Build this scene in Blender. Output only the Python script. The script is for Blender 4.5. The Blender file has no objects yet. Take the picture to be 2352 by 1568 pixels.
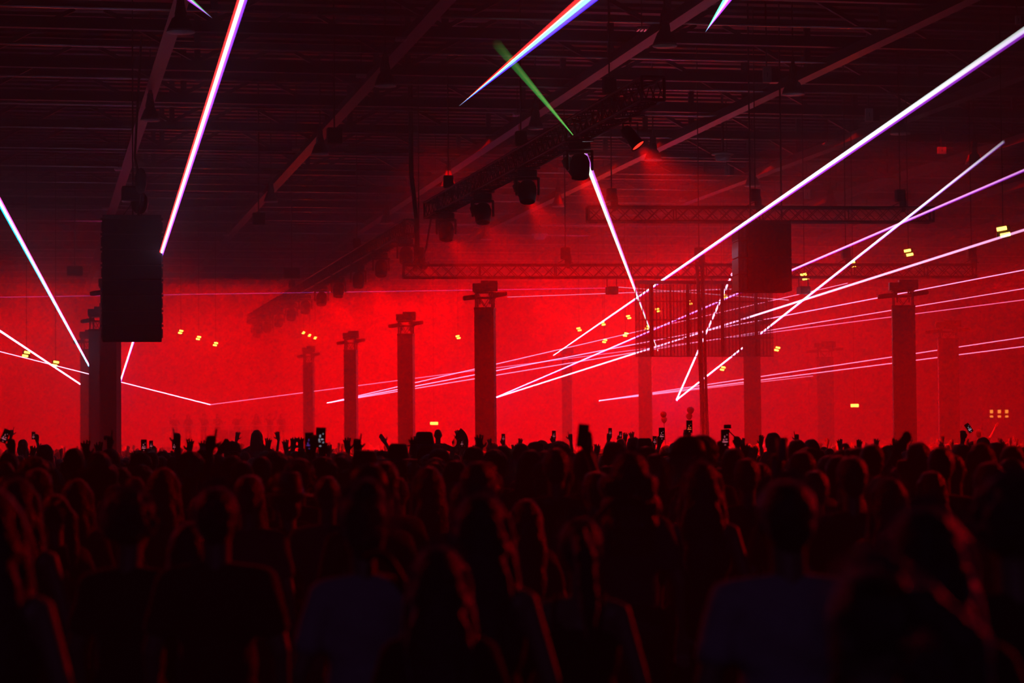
import bpy, bmesh, math, random
import numpy as np
from mathutils import Vector, Matrix, noise
S = bpy.context.scene
rnd = random.Random(7)
PI = math.pi
# ------------------------------------------------------------------ camera
F, CX, CY = 5553.0, 1176.0, 784.0          # 85 mm on a 36 mm sensor, frame 2352x1568
CAM = Vector((0, 0, 1.85))
YAW, PIT, ROLL = math.radians(11.18), math.radians(2.41), .0085
R3 = Matrix.Rotation(-YAW, 3, 'Z') @ Matrix.Rotation(PI/2 + PIT, 3, 'X') @ Matrix.Rotation(-ROLL, 3, 'Z')
cd = bpy.data.cameras.new('camera'); cam = bpy.data.objects.new('camera', cd); S.collection.objects.link(cam); S.camera = cam
cd.sensor_width = 36; cd.lens = 85; cd.clip_end = 500
cam.matrix_world = Matrix.Translation(CAM) @ R3.to_4x4()
cd.dof.use_dof = True; cd.dof.focus_distance = 45; cd.dof.aperture_fstop = 2.8
def ray(px, py): return R3 @ Vector(((px-CX)/F, (CY-py)/F, -1))
def at(px, py, d): return CAM + ray(px, py)*d
def atY(px, py, Y): v = ray(px, py); return CAM + v*(Y/v.y)
def atZ(px, py, z): v = ray(px, py); return CAM + v*((z-1.85)/v.z)
def pix(p):
    v = R3.inverted() @ (Vector(p)-CAM); return CX+v.x/-v.z*F, CY-v.y/-v.z*F, -v.z
def hor(px): return 1027-.0085*(px-80)
# ------------------------------------------------------------------ world, haze, exposure
w = bpy.data.worlds.new('world'); S.world = w; w.use_nodes = True; nt = w.node_tree
nt.nodes['Background'].inputs[0].default_value = (0, 0, 0, 1)
hz = nt.nodes.new('ShaderNodeVolumeScatter'); hz.inputs['Density'].default_value = .008
hz.inputs['Color'].default_value = (1, 1, 1, 1); hz.inputs['Anisotropy'].default_value = 0
nt.links.new(hz.outputs[0], nt.nodes['World Output'].inputs['Volume'])
S.view_settings.view_transform = 'Standard'; S.view_settings.look = 'None'
S.view_settings.exposure = 0; S.view_settings.gamma = 1; S.view_settings.use_curve_mapping = False
S.cycles.volume_bounces = 0; S.cycles.max_bounces = 0; S.cycles.diffuse_bounces = 0; S.cycles.glossy_bounces = 0
S.cycles.transparent_max_bounces = 16; S.cycles.sample_clamp_indirect = .001; S.cycles.adaptive_threshold = .03
S.cycles.caustics_reflective = False; S.cycles.caustics_refractive = False
# ------------------------------------------------------------------ lights
RED = (1, 0, .0)
def lamp(kind, loc, e, col=RED, size=1, size_y=None, aim=None, angle=60, blend=.6, name='stage_lamp'):
    l = bpy.data.lights.new(name, kind); l.energy = e; l.color = col
    if kind == 'AREA': l.shape = 'RECTANGLE'; l.size = size; l.size_y = size_y or size
    else: l.shadow_soft_size = size
    if kind == 'SPOT': l.spot_size = math.radians(angle); l.spot_blend = blend
    o = bpy.data.objects.new(name, l); o.location = loc; S.collection.objects.link(o)
    if aim is not None: o.rotation_euler = (Vector(aim)-Vector(loc)).to_track_quat('-Z', 'Y').to_euler()
    return o
# unseen red area lamps added to fill the haze with light, (x, y, z, watts)
for x, y, z, e in [(12, 55.5, 6.6, 1400), (22.5, 55.5, 6.6, 1200), (31, 54, 6.3, 350), (2.5, 57, 6.3, 120),
                   (16, 78, 11.3, 900), (23, 84, 11.3, 900), (27, 75, 11.3, 450), (31, 95, 11.3, 700), (19, 110, 11.3, 900), (39, 88, 11.3, 350), (2, 102, 11.3, 260), (4, 124, 11.3, 600), (-3, 118, 10, 500),
                   (-4, 66, 6, 420), (8, 72.5, 6.3, 1300), (17, 73, 7.5, 2000), (27.5, 73, 7, 1300), (39, 64, 7.5, 420),
                   (-4, 84, 8, 1500), (7, 88, 7.2, 2300), (16, 90, 7.8, 2700), (26, 86, 9, 2300), (38, 84, 8, 900),
                   (-3, 108, 8.5, 2300), (6, 112, 7.5, 3600), (16, 112, 9.2, 5200), (26, 110, 10, 4300), (37, 108, 9, 1900), (50, 106, 8, 600),
                   (-2, 134, 9, 4000), (3, 138, 11, 3800), (11, 138, 11, 6000), (20, 136, 10, 6300), (32, 134, 10, 5000), (46, 132, 8.5, 1200)]:
    lamp('AREA', (x, y, z), e*1.35, RED, 8, 5, (x, y-1.2, 0), name='haze_fill_lamp').data.spread = math.radians(150 if z == 11.3 or z == 11 or y < 60 else 132)
# unseen violet spot added behind the camera to tint the near shirts
lamp('SPOT', (-2, -6, 7), 75, (.5, .28, 1), .5, aim=(1.5, 7.5, 1.2), angle=26, blend=.8, name='violet_fill_lamp')
# ------------------------------------------------------------------ materials
MATS = {}
# unseen red spots added to put lit rims on the nearer crowd
lamp('SPOT', (20, 21, 7.5), 3600, RED, .4, aim=(2.5, 9, 1.5), angle=44, blend=.9, name='crowd_rim_lamp')
lamp('SPOT', (7, 31, 9.2), 600, RED, .4, aim=(3, 14, 1.5), angle=48, blend=.9, name='crowd_rim_lamp')
lamp('SPOT', (-7, 22, 8.6), 550, RED, .4, aim=(2, 9, 1.5), angle=50, blend=.9, name='crowd_rim_lamp')
def mat(n, col, rough=.6, metal=0., scale=8., amt=.3, bump=0., emit=None, es=0., spec=.5):
    if n in MATS: return MATS[n]
    m = bpy.data.materials.new(n); m.use_nodes = True; t = m.node_tree; b = t.nodes['Principled BSDF']
    b.inputs['Roughness'].default_value = rough; b.inputs['Metallic'].default_value = metal
    b.inputs['Specular IOR Level'].default_value = spec
    tc = t.nodes.new('ShaderNodeTexCoord'); nz = t.nodes.new('ShaderNodeTexNoise'); nz.inputs['Scale'].default_value = scale; nz.inputs['Detail'].default_value = 3
    t.links.new(tc.outputs['Object'], nz.inputs['Vector'])
    mx = t.nodes.new('ShaderNodeMix'); mx.data_type = 'RGBA'
    mx.inputs[6].default_value = (*[c*(1-amt) for c in col], 1); mx.inputs[7].default_value = (*[min(1, c*(1+amt)) for c in col], 1)
    t.links.new(nz.outputs['Fac'], mx.inputs[0]); t.links.new(mx.outputs[2], b.inputs['Base Color'])
    if bump:
        bp = t.nodes.new('ShaderNodeBump'); bp.inputs['Strength'].default_value = bump; bp.inputs['Distance'].default_value = .02
        t.links.new(nz.outputs['Fac'], bp.inputs['Height']); t.links.new(bp.outputs[0], b.inputs['Normal'])
    if emit: b.inputs['Emission Color'].default_value = (*emit, 1); b.inputs['Emission Strength'].default_value = es; m.cycles.emission_sampling = 'NONE'
    MATS[n] = m; return m
M_deck = mat('steel_deck', (.07, .065, .065), .55, .3, 2)
M_steel = mat('painted_steel', (.16, .155, .15), .5, .3, 3)
M_pipe = mat('pipe_metal', (.5, .48, .46), .3, .8, 3)
M_wall = mat('wall_paint', (.12, .12, .12), .8, 0, .5, .2)
M_floor = mat('concrete_floor', (.07, .07, .07), .6, 0, 1.5, .3)
M_black = mat('black_paint', (.02, .02, .02), .5)
M_dark = mat('dark_metal', (.045, .045, .045), .4, .4)
M_clad = mat('column_cladding', (.07, .068, .068), .6, 0, 3, .2)
M_alu = mat('truss_alloy', (.03, .03, .03), .45, .5)
M_grille = mat('speaker_grille', (.012, .012, .012), .6, 0, 200, .4)
M_white = mat('white_enamel', (.6, .58, .55), .5)
M_refl = mat('lamp_reflector', (.2, .19, .18), .35, .5)
M_hot = mat('hot_red_glass', (.3, 0, 0), .4, emit=(1, .02, .01), es=4)
M_amber = mat('amber_lamp', (.3, .1, 0), .4, emit=(1, .42, .04), es=14)
M_yel = mat('yellow_lit_sign', (.3, .3, 0), .4, emit=(1, .62, .08), es=5)
M_yel2 = mat('dim_lit_pane', (.3, .2, 0), .4, emit=(1, .35, .05), es=1.8)
M_cable = mat('black_cable', (.015, .015, .015), .5)
M_red_rubber = mat('balloon_rubber', (.12, .03, .04), .35)
# ------------------------------------------------------------------ mesh builder
class MB:
    def __init__(s): s.v = []; s.f = []; s.sm = []
    def add(s, vs, fs, smooth=False):
        n = len(s.v); s.v += [tuple(p) for p in vs]; s.f += [tuple(i+n for i in f) for f in fs]; s.sm += [smooth]*len(fs); return s
    def box(s, c, d, rot=None):
        c = Vector(c); vs = []
        for x in (-.5, .5):
            for y in (-.5, .5):
                for z in (-.5, .5):
                    p = Vector((x*d[0], y*d[1], z*d[2]))
                    if rot is not None: p = rot @ p
                    vs.append(c+p)
        return s.add(vs, [(0, 1, 3, 2), (4, 6, 7, 5), (0, 4, 5, 1), (2, 3, 7, 6), (0, 2, 6, 4), (1, 5, 7, 3)])
    def bevbox(s, c, d, b=.02, rot=None):
        bm = bmesh.new(); bmesh.ops.create_cube(bm, size=1); bmesh.ops.scale(bm, vec=d, verts=bm.verts)
        bmesh.ops.bevel(bm, geom=bm.edges[:], offset=b, segments=2, affect='EDGES', profile=.6)
        bm.verts.ensure_lookup_table(); c = Vector(c)
        vs = [c+((rot @ v.co) if rot is not None else v.co) for v in bm.verts]
        s.add(vs, [[v.index for v in f.verts] for f in bm.faces]); bm.free(); return s
    def tube(s, a, b, r, n=8, r2=None):
        a, b = Vector(a), Vector(b); d = b-a
        if d.length < 1e-6: return s
        q = d.to_track_quat('Z', 'Y'); r2 = r if r2 is None else r2; vs = []
        for k in range(n):
            an = 2*PI*k/n; e = q @ Vector((math.cos(an), math.sin(an), 0)); vs += [a+e*r, b+e*r2]
        fs = [(2*k, 2*((k+1) % n), 2*((k+1) % n)+1, 2*k+1) for k in range(n)]
        s.add(vs, fs, n > 6); s.add(vs[0::2], [tuple(range(n))[::-1]]); s.add(vs[1::2], [tuple(range(n))]); return s
    def path(s, pts, r, n=6):
        for a, b in zip(pts[:-1], pts[1:]): s.tube(a, b, r, n)
        return s
    def lathe(s, prof, n=20, M=None, c=(0, 0, 0)):
        c = Vector(c); vs = []
        for r, z in prof:
            for k in range(n):
                p = Vector((r*math.cos(2*PI*k/n), r*math.sin(2*PI*k/n), z)); p = M @ p if M is not None else p; vs.append(c+p)
        fs = []
        for i in range(len(prof)-1):
            for k in range(n): fs.append((i*n+k, i*n+(k+1) % n, (i+1)*n+(k+1) % n, (i+1)*n+k))
        s.add(vs, fs, True)
        return s
    def ell(s, c, r, n=14, M=None):
        m = n//2; prof = [(max(math.sin(PI*i/m), 1e-4), -math.cos(PI*i/m)) for i in range(m+1)]
        D = Matrix.Diagonal(Vector(r)); D = M @ D if M is not None else D
        return s.lathe(prof, n, D, c)
    def cap(s, a, b, ra, rb=None, n=12):     # tapered capsule
        rb = ra if rb is None else rb; a, b = Vector(a), Vector(b)
        q = (b-a).to_track_quat('Z', 'Y').to_matrix(); L = (b-a).length; pr = []
        for i in range(4): t = PI/2*i/4; pr.append((max(ra*math.sin(t), 1e-4), -ra*math.cos(t)))
        for i in range(5): t = PI/2*i/4; pr.append((max(rb*math.cos(t), 1e-4), L+rb*math.sin(t)))
        return s.lathe(pr, n, q, a)
    def mesh(s, name, mats):
        me = bpy.data.meshes.new(name); me.from_pydata(s.v, [], s.f)
        for m in (mats if isinstance(mats, (list, tuple)) else [mats]): me.materials.append(m)
        me.polygons.foreach_set('use_smooth', s.sm); me.update(); return me
    def build(s, name, m, parent=None, loc=None, rotz=0):
        return link(name, s.mesh(name, m), parent, loc, rotz)
def link(name, data, parent=None, loc=None, rotz=0):
    o = bpy.data.objects.new(name, data); S.collection.objects.link(o)
    if parent: o.parent = parent
    if loc is not None: o.location = loc
    if rotz: o.rotation_euler.z = rotz
    return o
def tag(o, label=None, cat=None, group=None, kind=None):
    if label: o['label'] = label
    if cat: o['category'] = cat
    if group: o['group'] = group
    if kind: o['kind'] = kind
    return o
def thing(name, label, cat, loc=(0, 0, 0), rotz=0, group=None):
    return tag(link(name, None, None, loc, rotz), label, cat, group)
def struct(name, mb, m, label=None): return tag(mb.build(name, m), label, None, None, 'structure')
def copy_tree(o, parent=None):
    c = o.copy(); S.collection.objects.link(c)
    if parent: c.parent = parent
    for ch in list(o.children): copy_tree(ch, c)
    return c
# ------------------------------------------------------------------ hall shell
X0, X1, Y0, Y1, ZC = -14, 66, -13, 152, 13.6
struct('floor', MB().box(((X0+X1)/2, (Y0+Y1)/2, -.1), (X1-X0, Y1-Y0, .2)), M_floor)
cb = MB().box(((X0+X1)/2, (Y0+Y1)/2, ZC+.1), (X1-X0, Y1-Y0, .2))
y = Y0+1
while y < Y1-1: cb.box(((X0+X1)/2, y, ZC-.04), (X1-X0-.4, .35, .09)); y += .9
struct('ceiling', cb, M_deck)
for n, c, d in [('wall_left', (X0-.1, 69.5, 6.8), (.2, 165, 13.8)), ('wall_right', (X1+.1, 69.5, 6.8), (.2, 165, 13.8)),
                ('wall_back', (26, Y1+.1, 6.8), (80.4, .2, 13.8)), ('wall_front', (26, Y0-.1, 6.8), (80.4, .2, 13.8))]:
    mb = MB().box(c, d)
    if n in ('wall_left', 'wall_right'):
        sx = .09 if n == 'wall_left' else -.09
        for k in range(26): mb.box((c[0]+sx*2, -10+6*k+3, 6.8), (.25, .3, 13.4))
    else:
        sy = -.2 if n == 'wall_back' else .2
        for k in range(13): mb.box((-10+6*k, c[1]+sy, 6.8), (.3, .25, 13.4))
    struct(n, mb, M_wall)
# roof girders across the hall every six metres, with webs
for k in range(17):
    Y = 51.3+6*k; mb = MB()
    mb.box((26, Y, 11.78), (79, .22, .26)); mb.box((26, Y, 13.3), (79, .22, .2))
    xw = X0+1.5
    while xw < X1-2:
        mb.box((xw, Y, 12.5), (.16, .14, 1.4))
        for sg in (-1, 1):
            a = Vector((xw, Y, 11.9)); b = Vector((xw+sg*2.4, Y, 13.2)); q = (b-a).to_track_quat('Z', 'Y').to_matrix()
            mb.box((a+b)/2, (.11, .11, (b-a).length), q)
        xw += 5.56
    struct('trim_%d' % (k+1), mb, M_deck, 'steel roof girder')
    # purlin pipe between the girders
for k in range(20):
    Y = 48.5+5.1*k
    struct('trim_%d' % (k+18), MB().tube((X0+.2, Y, 11.5), (X1-.2, Y, 11.5), .035, 6), M_pipe, 'thin steel pipe under the roof')
for k in range(11):
    X = 3.08+5.62*k; mb = MB()
    mb.box((X, (40+Y1)/2, 11.5), (.16, Y1-40.4, .3)); mb.box((X, (40+Y1)/2, 11.36), (.34, Y1-40.4, .025))
    struct('trim_%d' % (k+38), mb, M_steel, 'long steel roof beam')
# ------------------------------------------------------------------ lit wash columns
def column(X, Y, s, h, label):
    t = thing('wash_column', label, 'column', (X, Y, 0), math.radians(-17.5), 'square columns with stage lights on top')
    mb = MB().box((0, 0, h/2), (s, s, h))
    for z in np.arange(.5, h, .5):
        mb.box((0, 0, z), (s+.008, s+.008, .006))
    mb.build('shaft', M_clad, t)
    MB().bevbox((0, 0, h+.025), (s*1.04, s*1.04, .06), .01).build('top_plate', M_black, t)
    q = s*.42
    for i in (-1, 1):
        for j in (-1, 1):
            m = MB().tube((i*q, j*q, h+.05), (i*q, j*q, h+.42), .025, 8)
            m.tube((i*q, j*q, h+.08), (i*q, j*q-j*q, h+.4), .011, 6); m.tube((i*q, j*q, h+.4), (0, j*q, h+.08), .011, 6)
            m.build('truss_leg', M_alu, t)
    fr = MB()
    for z in (h+.3, h+.44):
        for i in (-1, 1): fr.tube((-q-.05, i*q, z), (q+.05, i*q, z), .02, 6); fr.tube((i*q, -q-.05, z), (i*q, q+.05, z), .02, 6)
    fr.build('top_frame', M_alu, t)
    # rotation that undoes the column's own twist, so the lamps face down the hall
    R = Matrix.Rotation(math.radians(17.5-9), 3, 'Z')
    for cx, cz, wd, hh, nm in ((-.2, .56, .23, .2, 'strobe_light'), (.11, .6, .42, .26, 'strobe_light')):
        c = R @ Vector((cx*s/.49, -.05, 0)) + Vector((0, 0, h+cz))
        b = MB().bevbox(c, (wd*s/.49, .2, hh), .012, R).build(nm, M_black, t)
        c2 = c + R @ Vector((.02, -.104, -hh*.14))
        MB().box(c2, (wd*s/.49*.5, .006, .016), R).build('tube_lamp', M_refl, b)
        MB().tube(c+Vector((0, 0, -hh/2)), c+Vector((0, 0, -hh/2-.12)), .018, 6).build('bracket', M_black, b)
    for sg in (-1, 1):
        a = R @ Vector((sg*.13*s/.49, -.02, 0)) + Vector((0, 0, h+.34)); b_ = R @ Vector((sg*(.55)*s/.49, -.02, 0)) + Vector((0, 0, h+.34+(.07 if sg > 0 else -.05)))
        m = MB(); d = (b_-a); q4 = d.to_track_quat('X', 'Z').to_matrix()
        m.bevbox((a+b_)/2, (d.length, .13, .12), .03, q4); m.bevbox(b_-d*.16, (.16, .15, .1), .03, q4)
        hd = m.build('bar_light', M_black, t)
        MB().tube(b_-d*.02, b_+d.normalized()*.012, .045, 12).build('lens', M_refl, hd)
        MB().tube(a, a-Vector((0, 0, .2)), .02, 6).build('clamp', M_black, hd)
    return t
COLS = [(1.82, 59.9, .42, 5.3, 'darkest square column half hidden behind the hanging black speaker stack'),
        (1.85, 73.2, .43, 5.3, 'second dark square column peeking out left of the speaker stack column'),
        (1.85, 86.6, .44, 5.25, 'third square column at the far left beside the crossing beams'),
        (11.15, 59.9, .487, 5.22, 'tall dark red square column in the centre, nearest of its row'),
        (11.25, 73.8, .47, 5.2, 'square column next left of the tall centre column'),
        (11.15, 86.3, .44, 5.2, 'third square column left of the tall centre column'),
        (11.1, 99.5, .40, 5.2, 'smallest hazy square column above the figure with raised arms'),
        (22.28, 59.95, .585, 5.3, 'large dark square column in the right row, widest of all'),
        (22.26, 73.5, .53, 5.22, 'square column behind the right half of the hanging mesh screen'),
        (22.3, 87.3, .49, 5.15, 'square column behind the left edge of the hanging mesh screen'),
        (22.35, 101, .42, 5.2, 'very faint square column lost in red haze behind the thin beams'),
        (33.4, 85.2, .74, 5.56, 'dark square column at the far right edge of the row'),
        (33.5, 99.8, .7, 5.4, 'hazy square column between the mesh screen and the large right column')]
for c in COLS: column(*c)
# ------------------------------------------------------------------ trusses
def truss(p1, p2, s, label, bay=.5):
    p1, p2 = Vector(p1), Vector(p2); d = p2-p1; L = d.length; u = d.normalized()
    side = u.cross(Vector((0, 0, 1))).normalized(); up = side.cross(u)
    t = thing('lighting_truss', label, 'truss', p1)
    cs = [side*(i*s/2)+up*(j*s/2) for i, j in ((-1, -1), (1, -1), (1, 1), (-1, 1))]
    for c in cs: MB().tube(c, c+d, .03, 8).build('chord', M_alu, t)
    lc = MB(); n = int(L/bay)
    for k in range(n):
        a, b = u*(L*k/n), u*(L*(k+1)/n)
        for i in range(4):
            c, e = cs[i], cs[(i+1) % 4]
            lc.tube(a+c, b+e, .012, 5); lc.tube(a+e, b+c, .012, 5)
            if k % 6 == 0: lc.tube(a+c, a+e, .018, 5)
    lc.build('lacing', M_alu, t)
    for a in (Vector(), d):
        e = MB()
        for i in range(4): e.tube(a+cs[i], a+cs[(i+1) % 4], .03, 6)
        e.build('end_frame', M_alu, t)
    return t
ZT = 8.3
A1, A2 = atZ(1500, 203, ZT), atZ(992, 483, ZT); B1, B2 = atZ(945, 520, ZT), atZ(578, 733, ZT)
truss(A1, A2, .42, 'near diagonal black truss carrying moving heads, upper centre')
truss(B1, B2, .42, 'far diagonal truss with a long row of moving heads, ending in red haze')
C1, C2 = atZ(927, 623, 6.8), atZ(2238, 622, 6.8)
truss(C1, C2, .36, 'level cross truss spanning above the centre columns and mesh screen', .36)
D1, D2 = atZ(1350, 492, 7.9), atZ(2140, 494, 7.9)
truss(D1, D2, .38, 'upper level cross truss behind the long white beam', .38)
def on(a, b, px):           # the point of the line a-b seen at picture column px
    lo, hi = 0., 1.; inc = pix(b)[0] > pix(a)[0]
    for _ in range(40):
        m = (lo+hi)/2
        if (pix(a.lerp(b, m))[0] < px) == inc: lo = m
        else: hi = m
    return a.lerp(b, lo)
def hoist(p, h, label, top=13.598, s=.26):
    t = thing('chain_hoist', label, 'hoist', p)
    MB().bevbox((0, 0, .22), (s, s*.8, .34), .04).build('motor', M_black, t)
    MB().ell((s*.3, 0, .03), (s*.4, s*.3, .26), 12).build('chain_bag', M_cable, t)
    MB().path([(0, 0, .38), (0, 0, top-p.z)], .016, 6).build('chain', M_dark, t)
    m = MB().tube((0, 0, .05), (0, 0, -h), .02, 6)
    for sg in (-1, 1): m.path([(0, 0, .05), (sg*.22, 0, -h*.9)], .014, 6)
    m.build('hook', M_dark, t)
    return t
for px, a, b, nm in [(1400, A1, A2, 'hoist holding the near diagonal truss at its upper right end'), (1197, A1, A2, 'hoist above the middle of the near diagonal truss'),
                     (1030, A1, A2, 'hoist above the lower left end of the near diagonal truss'), (820, B1, B2, 'hoist above the far diagonal truss, right part'),
                     (670, B1, B2, 'hoist above the far diagonal truss, left part'),
                     (963, C1, C2, 'hoist and cable coil at the left end of the level cross truss'), (1299, C1, C2, 'hoist above the level cross truss right of the centre column'),
                     (1606, C1, C2, 'hoist above the mesh screen where the cables drop'), (1943, C1, C2, 'hoist on the level cross truss by the steep beam'),
                     (2232, C1, C2, 'hoist at the far right end of the level cross truss'),
                     (1735, D1, D2, 'hoist over the hanging speaker block on the upper truss'), (2068, D1, D2, 'hoist near the right end of the upper cross truss'),
                     (1405, D1, D2, 'hoist near the left end of the upper cross truss')]:
    hoist(on(a, b, px)+Vector((0, 0, .3)), .07, nm)
# ------------------------------------------------------------------ moving heads on the diagonal trusses
def moving_head(p, yaw, tilt, label, group, lit=False, s=1.0):
    t = thing('moving_head_light', label, 'stage light', p, yaw, group); t.scale = (s, s, s)
    MB().bevbox((0, 0, -.1), (.4, .3, .13), .03).build('base', M_black, t)
    MB().box((0, 0, -.01), (.1, .12, .07)).box((0, 0, .01), (.52, .06, .04)).build('clamp', M_dark, t)
    y = MB().bevbox((0, 0, -.2), (.44, .16, .05), .015)
    for sg in (-1, 1): y.bevbox((sg*.225, 0, -.36), (.05, .17, .36), .02)
    yo = y.build('yoke', M_black, t)
    R = Matrix.Rotation(tilt, 3, 'X')
    prof = [(.001, .2), (.1, .2), (.15, .15), (.18, .05), (.18, -.1), (.165, -.22), (.15, -.25)]
    MB().lathe(prof, 20, R, (0, 0, -.44)).build('head', M_black, yo)
    ln = MB().lathe([(.15, -.25), (.145, -.235), (.001, -.235)], 20, R, (0, 0, -.44)).build('lens', M_hot if lit else M_dark, yo)
    return t
def wash_head(p, yaw, label, e):
    t = thing('wash_light', label, 'stage light', p, yaw, 'red wash lights beside the moving heads')
    MB().tube((0, 0, .02), (0, 0, -.12), .03, 8).box((0, 0, -.01), (.56, .06, .04)).build('clamp', M_dark, t)
    y = MB().box((0, 0, -.14), (.3, .05, .03)); [y.box((sg*.145, 0, -.27), (.02, .05, .28)) for sg in (-1, 1)]
    y.build('yoke', M_black, t)
    R = Matrix.Rotation(math.radians(38), 3, 'Y')
    MB().lathe([(.001, .2), (.09, .19), (.12, .1), (.13, -.22), (.16, -.24), (.16, -.26), (.14, -.26)], 18, R.inverted(), (0, 0, -.38)).build('housing', M_black, t)
    MB().lathe([(.13, -.24), (.001, -.24)], 18, R.inverted(), (0, 0, -.38)).build('lens', M_hot, t)
    dr = R.inverted() @ Vector((0, 0, -1)); o = Vector((0, 0, -.38)) + dr*.3
    l = lamp('SPOT', o, e, RED, .08, aim=o+dr, angle=75, blend=.9, name='wash_bulb'); l.parent = t
    return t
for i, px in enumerate([1330, 1210, 1108, 1024]):
    p = on(A1, A2, px)+Vector((0, -.05, -.25))
    moving_head(p, math.radians(-14), math.radians(-18), ['black moving head lit green and violet where the beam grazes it', 'black moving head second from the top of the near diagonal truss',
                'black moving head third down the near diagonal truss', 'lowest black moving head on the near diagonal truss'][i], 'moving heads on the near diagonal truss', s=1.12)
for i, px in enumerate([1434, 1298, 1184, 1085, 1007]):
    p = on(A1, A2, px)+Vector((.1, -.05, -.23))
    wash_head(p, math.radians(-30), ['topmost red wash light, alone right of the grazed moving head', 'red wash light just left of the grazed moving head', 'red wash light left of the second moving head',
              'red wash light left of the third moving head', 'lowest red wash light at the near diagonal truss end'][i], 5000)
NTH = ['first', 'second', 'third', 'fourth', 'fifth', 'sixth', 'seventh', 'eighth', 'ninth', 'tenth']
for i, px in enumerate([932, 875, 823, 777, 738, 701, 669, 640, 614, 590]):
    p = on(B1, B2, px)+Vector((0, -.05, -.25))
    moving_head(p, math.radians(-14), math.radians(-18), '%s black moving head from the cable end of the far diagonal truss' % NTH[i], 'moving heads on the far diagonal truss', s=1.15)
    if i % 2 == 0:
        lamp('SPOT', p+Vector((.5, .1, -.7)), 5000, RED, .1, aim=p+Vector((1.6, 0, -2.4)), angle=80, blend=.9, name='wash_bulb')
# cable drop at the truss junction
cj = thing('power_cable_drop', 'thick black cable bundle falling from the roof to the truss junction', 'cable', on(B1, B2, 944))
MB().path([(0, 0, 4.8), (.02, 0, 1.6), (.1, -.42, .2), (.12, -.42, -.7), (.05, -.42, -1.35)], .07, 8).build('cable', M_cable, cj)
pa = A2-cj.location; pts = [pa+Vector((0, 0, -.1)), pa+Vector((-.1, .4, -1.0)), pa.lerp(Vector((.15, 0, -.6)), .6)+Vector((0, 0, -.75)), Vector((.12, 0, -.9))]
MB().path(pts, .03, 6).build('cable', M_cable, cj)
pc = on(C1, C2, 985)-cj.location
MB().path([(.12, -.1, -.5), Vector((.1, -.1, -.6)).lerp(pc, .4)+Vector((0, 0, -.3)), Vector((.1, 0, -.5)).lerp(pc, .75)+Vector((0, 0, -.12)), pc+Vector((0, 0, .22))], .04, 6).build('cable', M_cable, cj)
# ------------------------------------------------------------------ line arrays
def line_array():
    D = 54.; top = at(303, 497, D); bot = at(303, 785, D); H = top.z-bot.z; W = 134/F*D
    t = thing('line_array_speaker', 'tall black hanging speaker stack of stacked cabinets, upper left', 'speaker', (top.x, top.y, bot.z), math.radians(-2.5))
    k = H/288.
    rows = [785, 750, 716, 681, 646, 612, 576, 541, 506]
    for a, b in zip(rows[:-1], rows[1:]):
        z0, z1 = (785-a)*k, (785-b)*k
        c = MB().bevbox((0, 0, (z0+z1)/2), (W, .75, z1-z0-.012), .012).build('cabinet', M_black, t)
        for sg in (-1, 1): MB().box((sg*W*.25, -.378, (z0+z1)/2), (W*.47, .012, z1-z0-.05)).build('grille', M_grille, c)
        MB().box((0, -.37, z1-.008), (W*.98, .02, .007)).build('edge_strip', M_steel, c)
        hk = MB()
        for sg in (-1, 1): hk.box((sg*(W/2+.012), -.3, (z0+z1)/2), (.03, .05, (z1-z0)*.6)); hk.box((sg*(W/2+.012), -.3, z1), (.05, .07, .05))
        hk.build('rigging_pin', M_dark, c)
    MB().bevbox((0, 0, H-.04), (W*.99, .7, .09), .01).build('fly_frame', M_dark, t)
    hoist(Vector((top.x+.02, top.y, top.z+.28)), .3, 'large black chain hoist above the tall speaker stack', s=.5)
    m = MB(); b = Vector((top.x, top.y-.42, top.z))
    cb_ = thing('signal_cable', 'black cables hanging beside the hoist over the speaker stack', 'cable', b)
    MB().path([(.12, 0, -.02), (.2, 0, .5), (.05, 0, 1.3), (.1, 0, 2.2), (.2, 0, 4)], .03).build('cable', M_cable, cb_)
    MB().ell((.18, 0, .75), (.14, .12, .3), 10).build('cable_coil', M_cable, cb_)
line_array()
def block_array():
    D = 61.; a = at(1763, 515, D); b = at(1763, 670, D); H = a.z-b.z
    t = thing('block_speaker', 'wide dark hanging speaker block with a hatched left side, right of centre', 'speaker', (a.x, a.y, b.z), math.radians(-6))
    W = 1.12
    for i, (f0, f1) in enumerate([(0, .5), (.5, 1)]):
        z0, z1 = H*f0, H*f1; c = MB().bevbox((0, .25, (z0+z1)/2), (W, .95, z1-z0-.012), .015).build('cabinet', M_black, t)
        MB().box((0, -.232, (z0+z1)/2), (W*.94, .01, z1-z0-.06)).build('grille', M_grille, c)
        for q in (-.27, .27):
            if i == 0 or True: MB().box((q*.5, -.24, (z0+z1)/2-.05), (.035, .012, (z1-z0)*.8)).build('front_slot', M_dark, c)
    for i in range(4):
        z = H*(i+.5)/4; c = MB().bevbox((-W/2-.13, .22, z), (.22, .9, H/4-.02), .012).build('side_cabinet', M_dark, t)
        for q in (-.06, .06): MB().box((-W/2-.13+q*.8, -.235, z), (.035, .012, H/4*.6)).build('handle', M_steel, c)
    MB().box((0, .2, H+.03), (W, .7, .06)).build('fly_frame', M_dark, t)
    for q in (-.4, .4): MB().tube((q, .2, H+.05), (q, .2, 13.598-b.z), .02, 6).build('sling', M_cable, t)
block_array()
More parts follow.
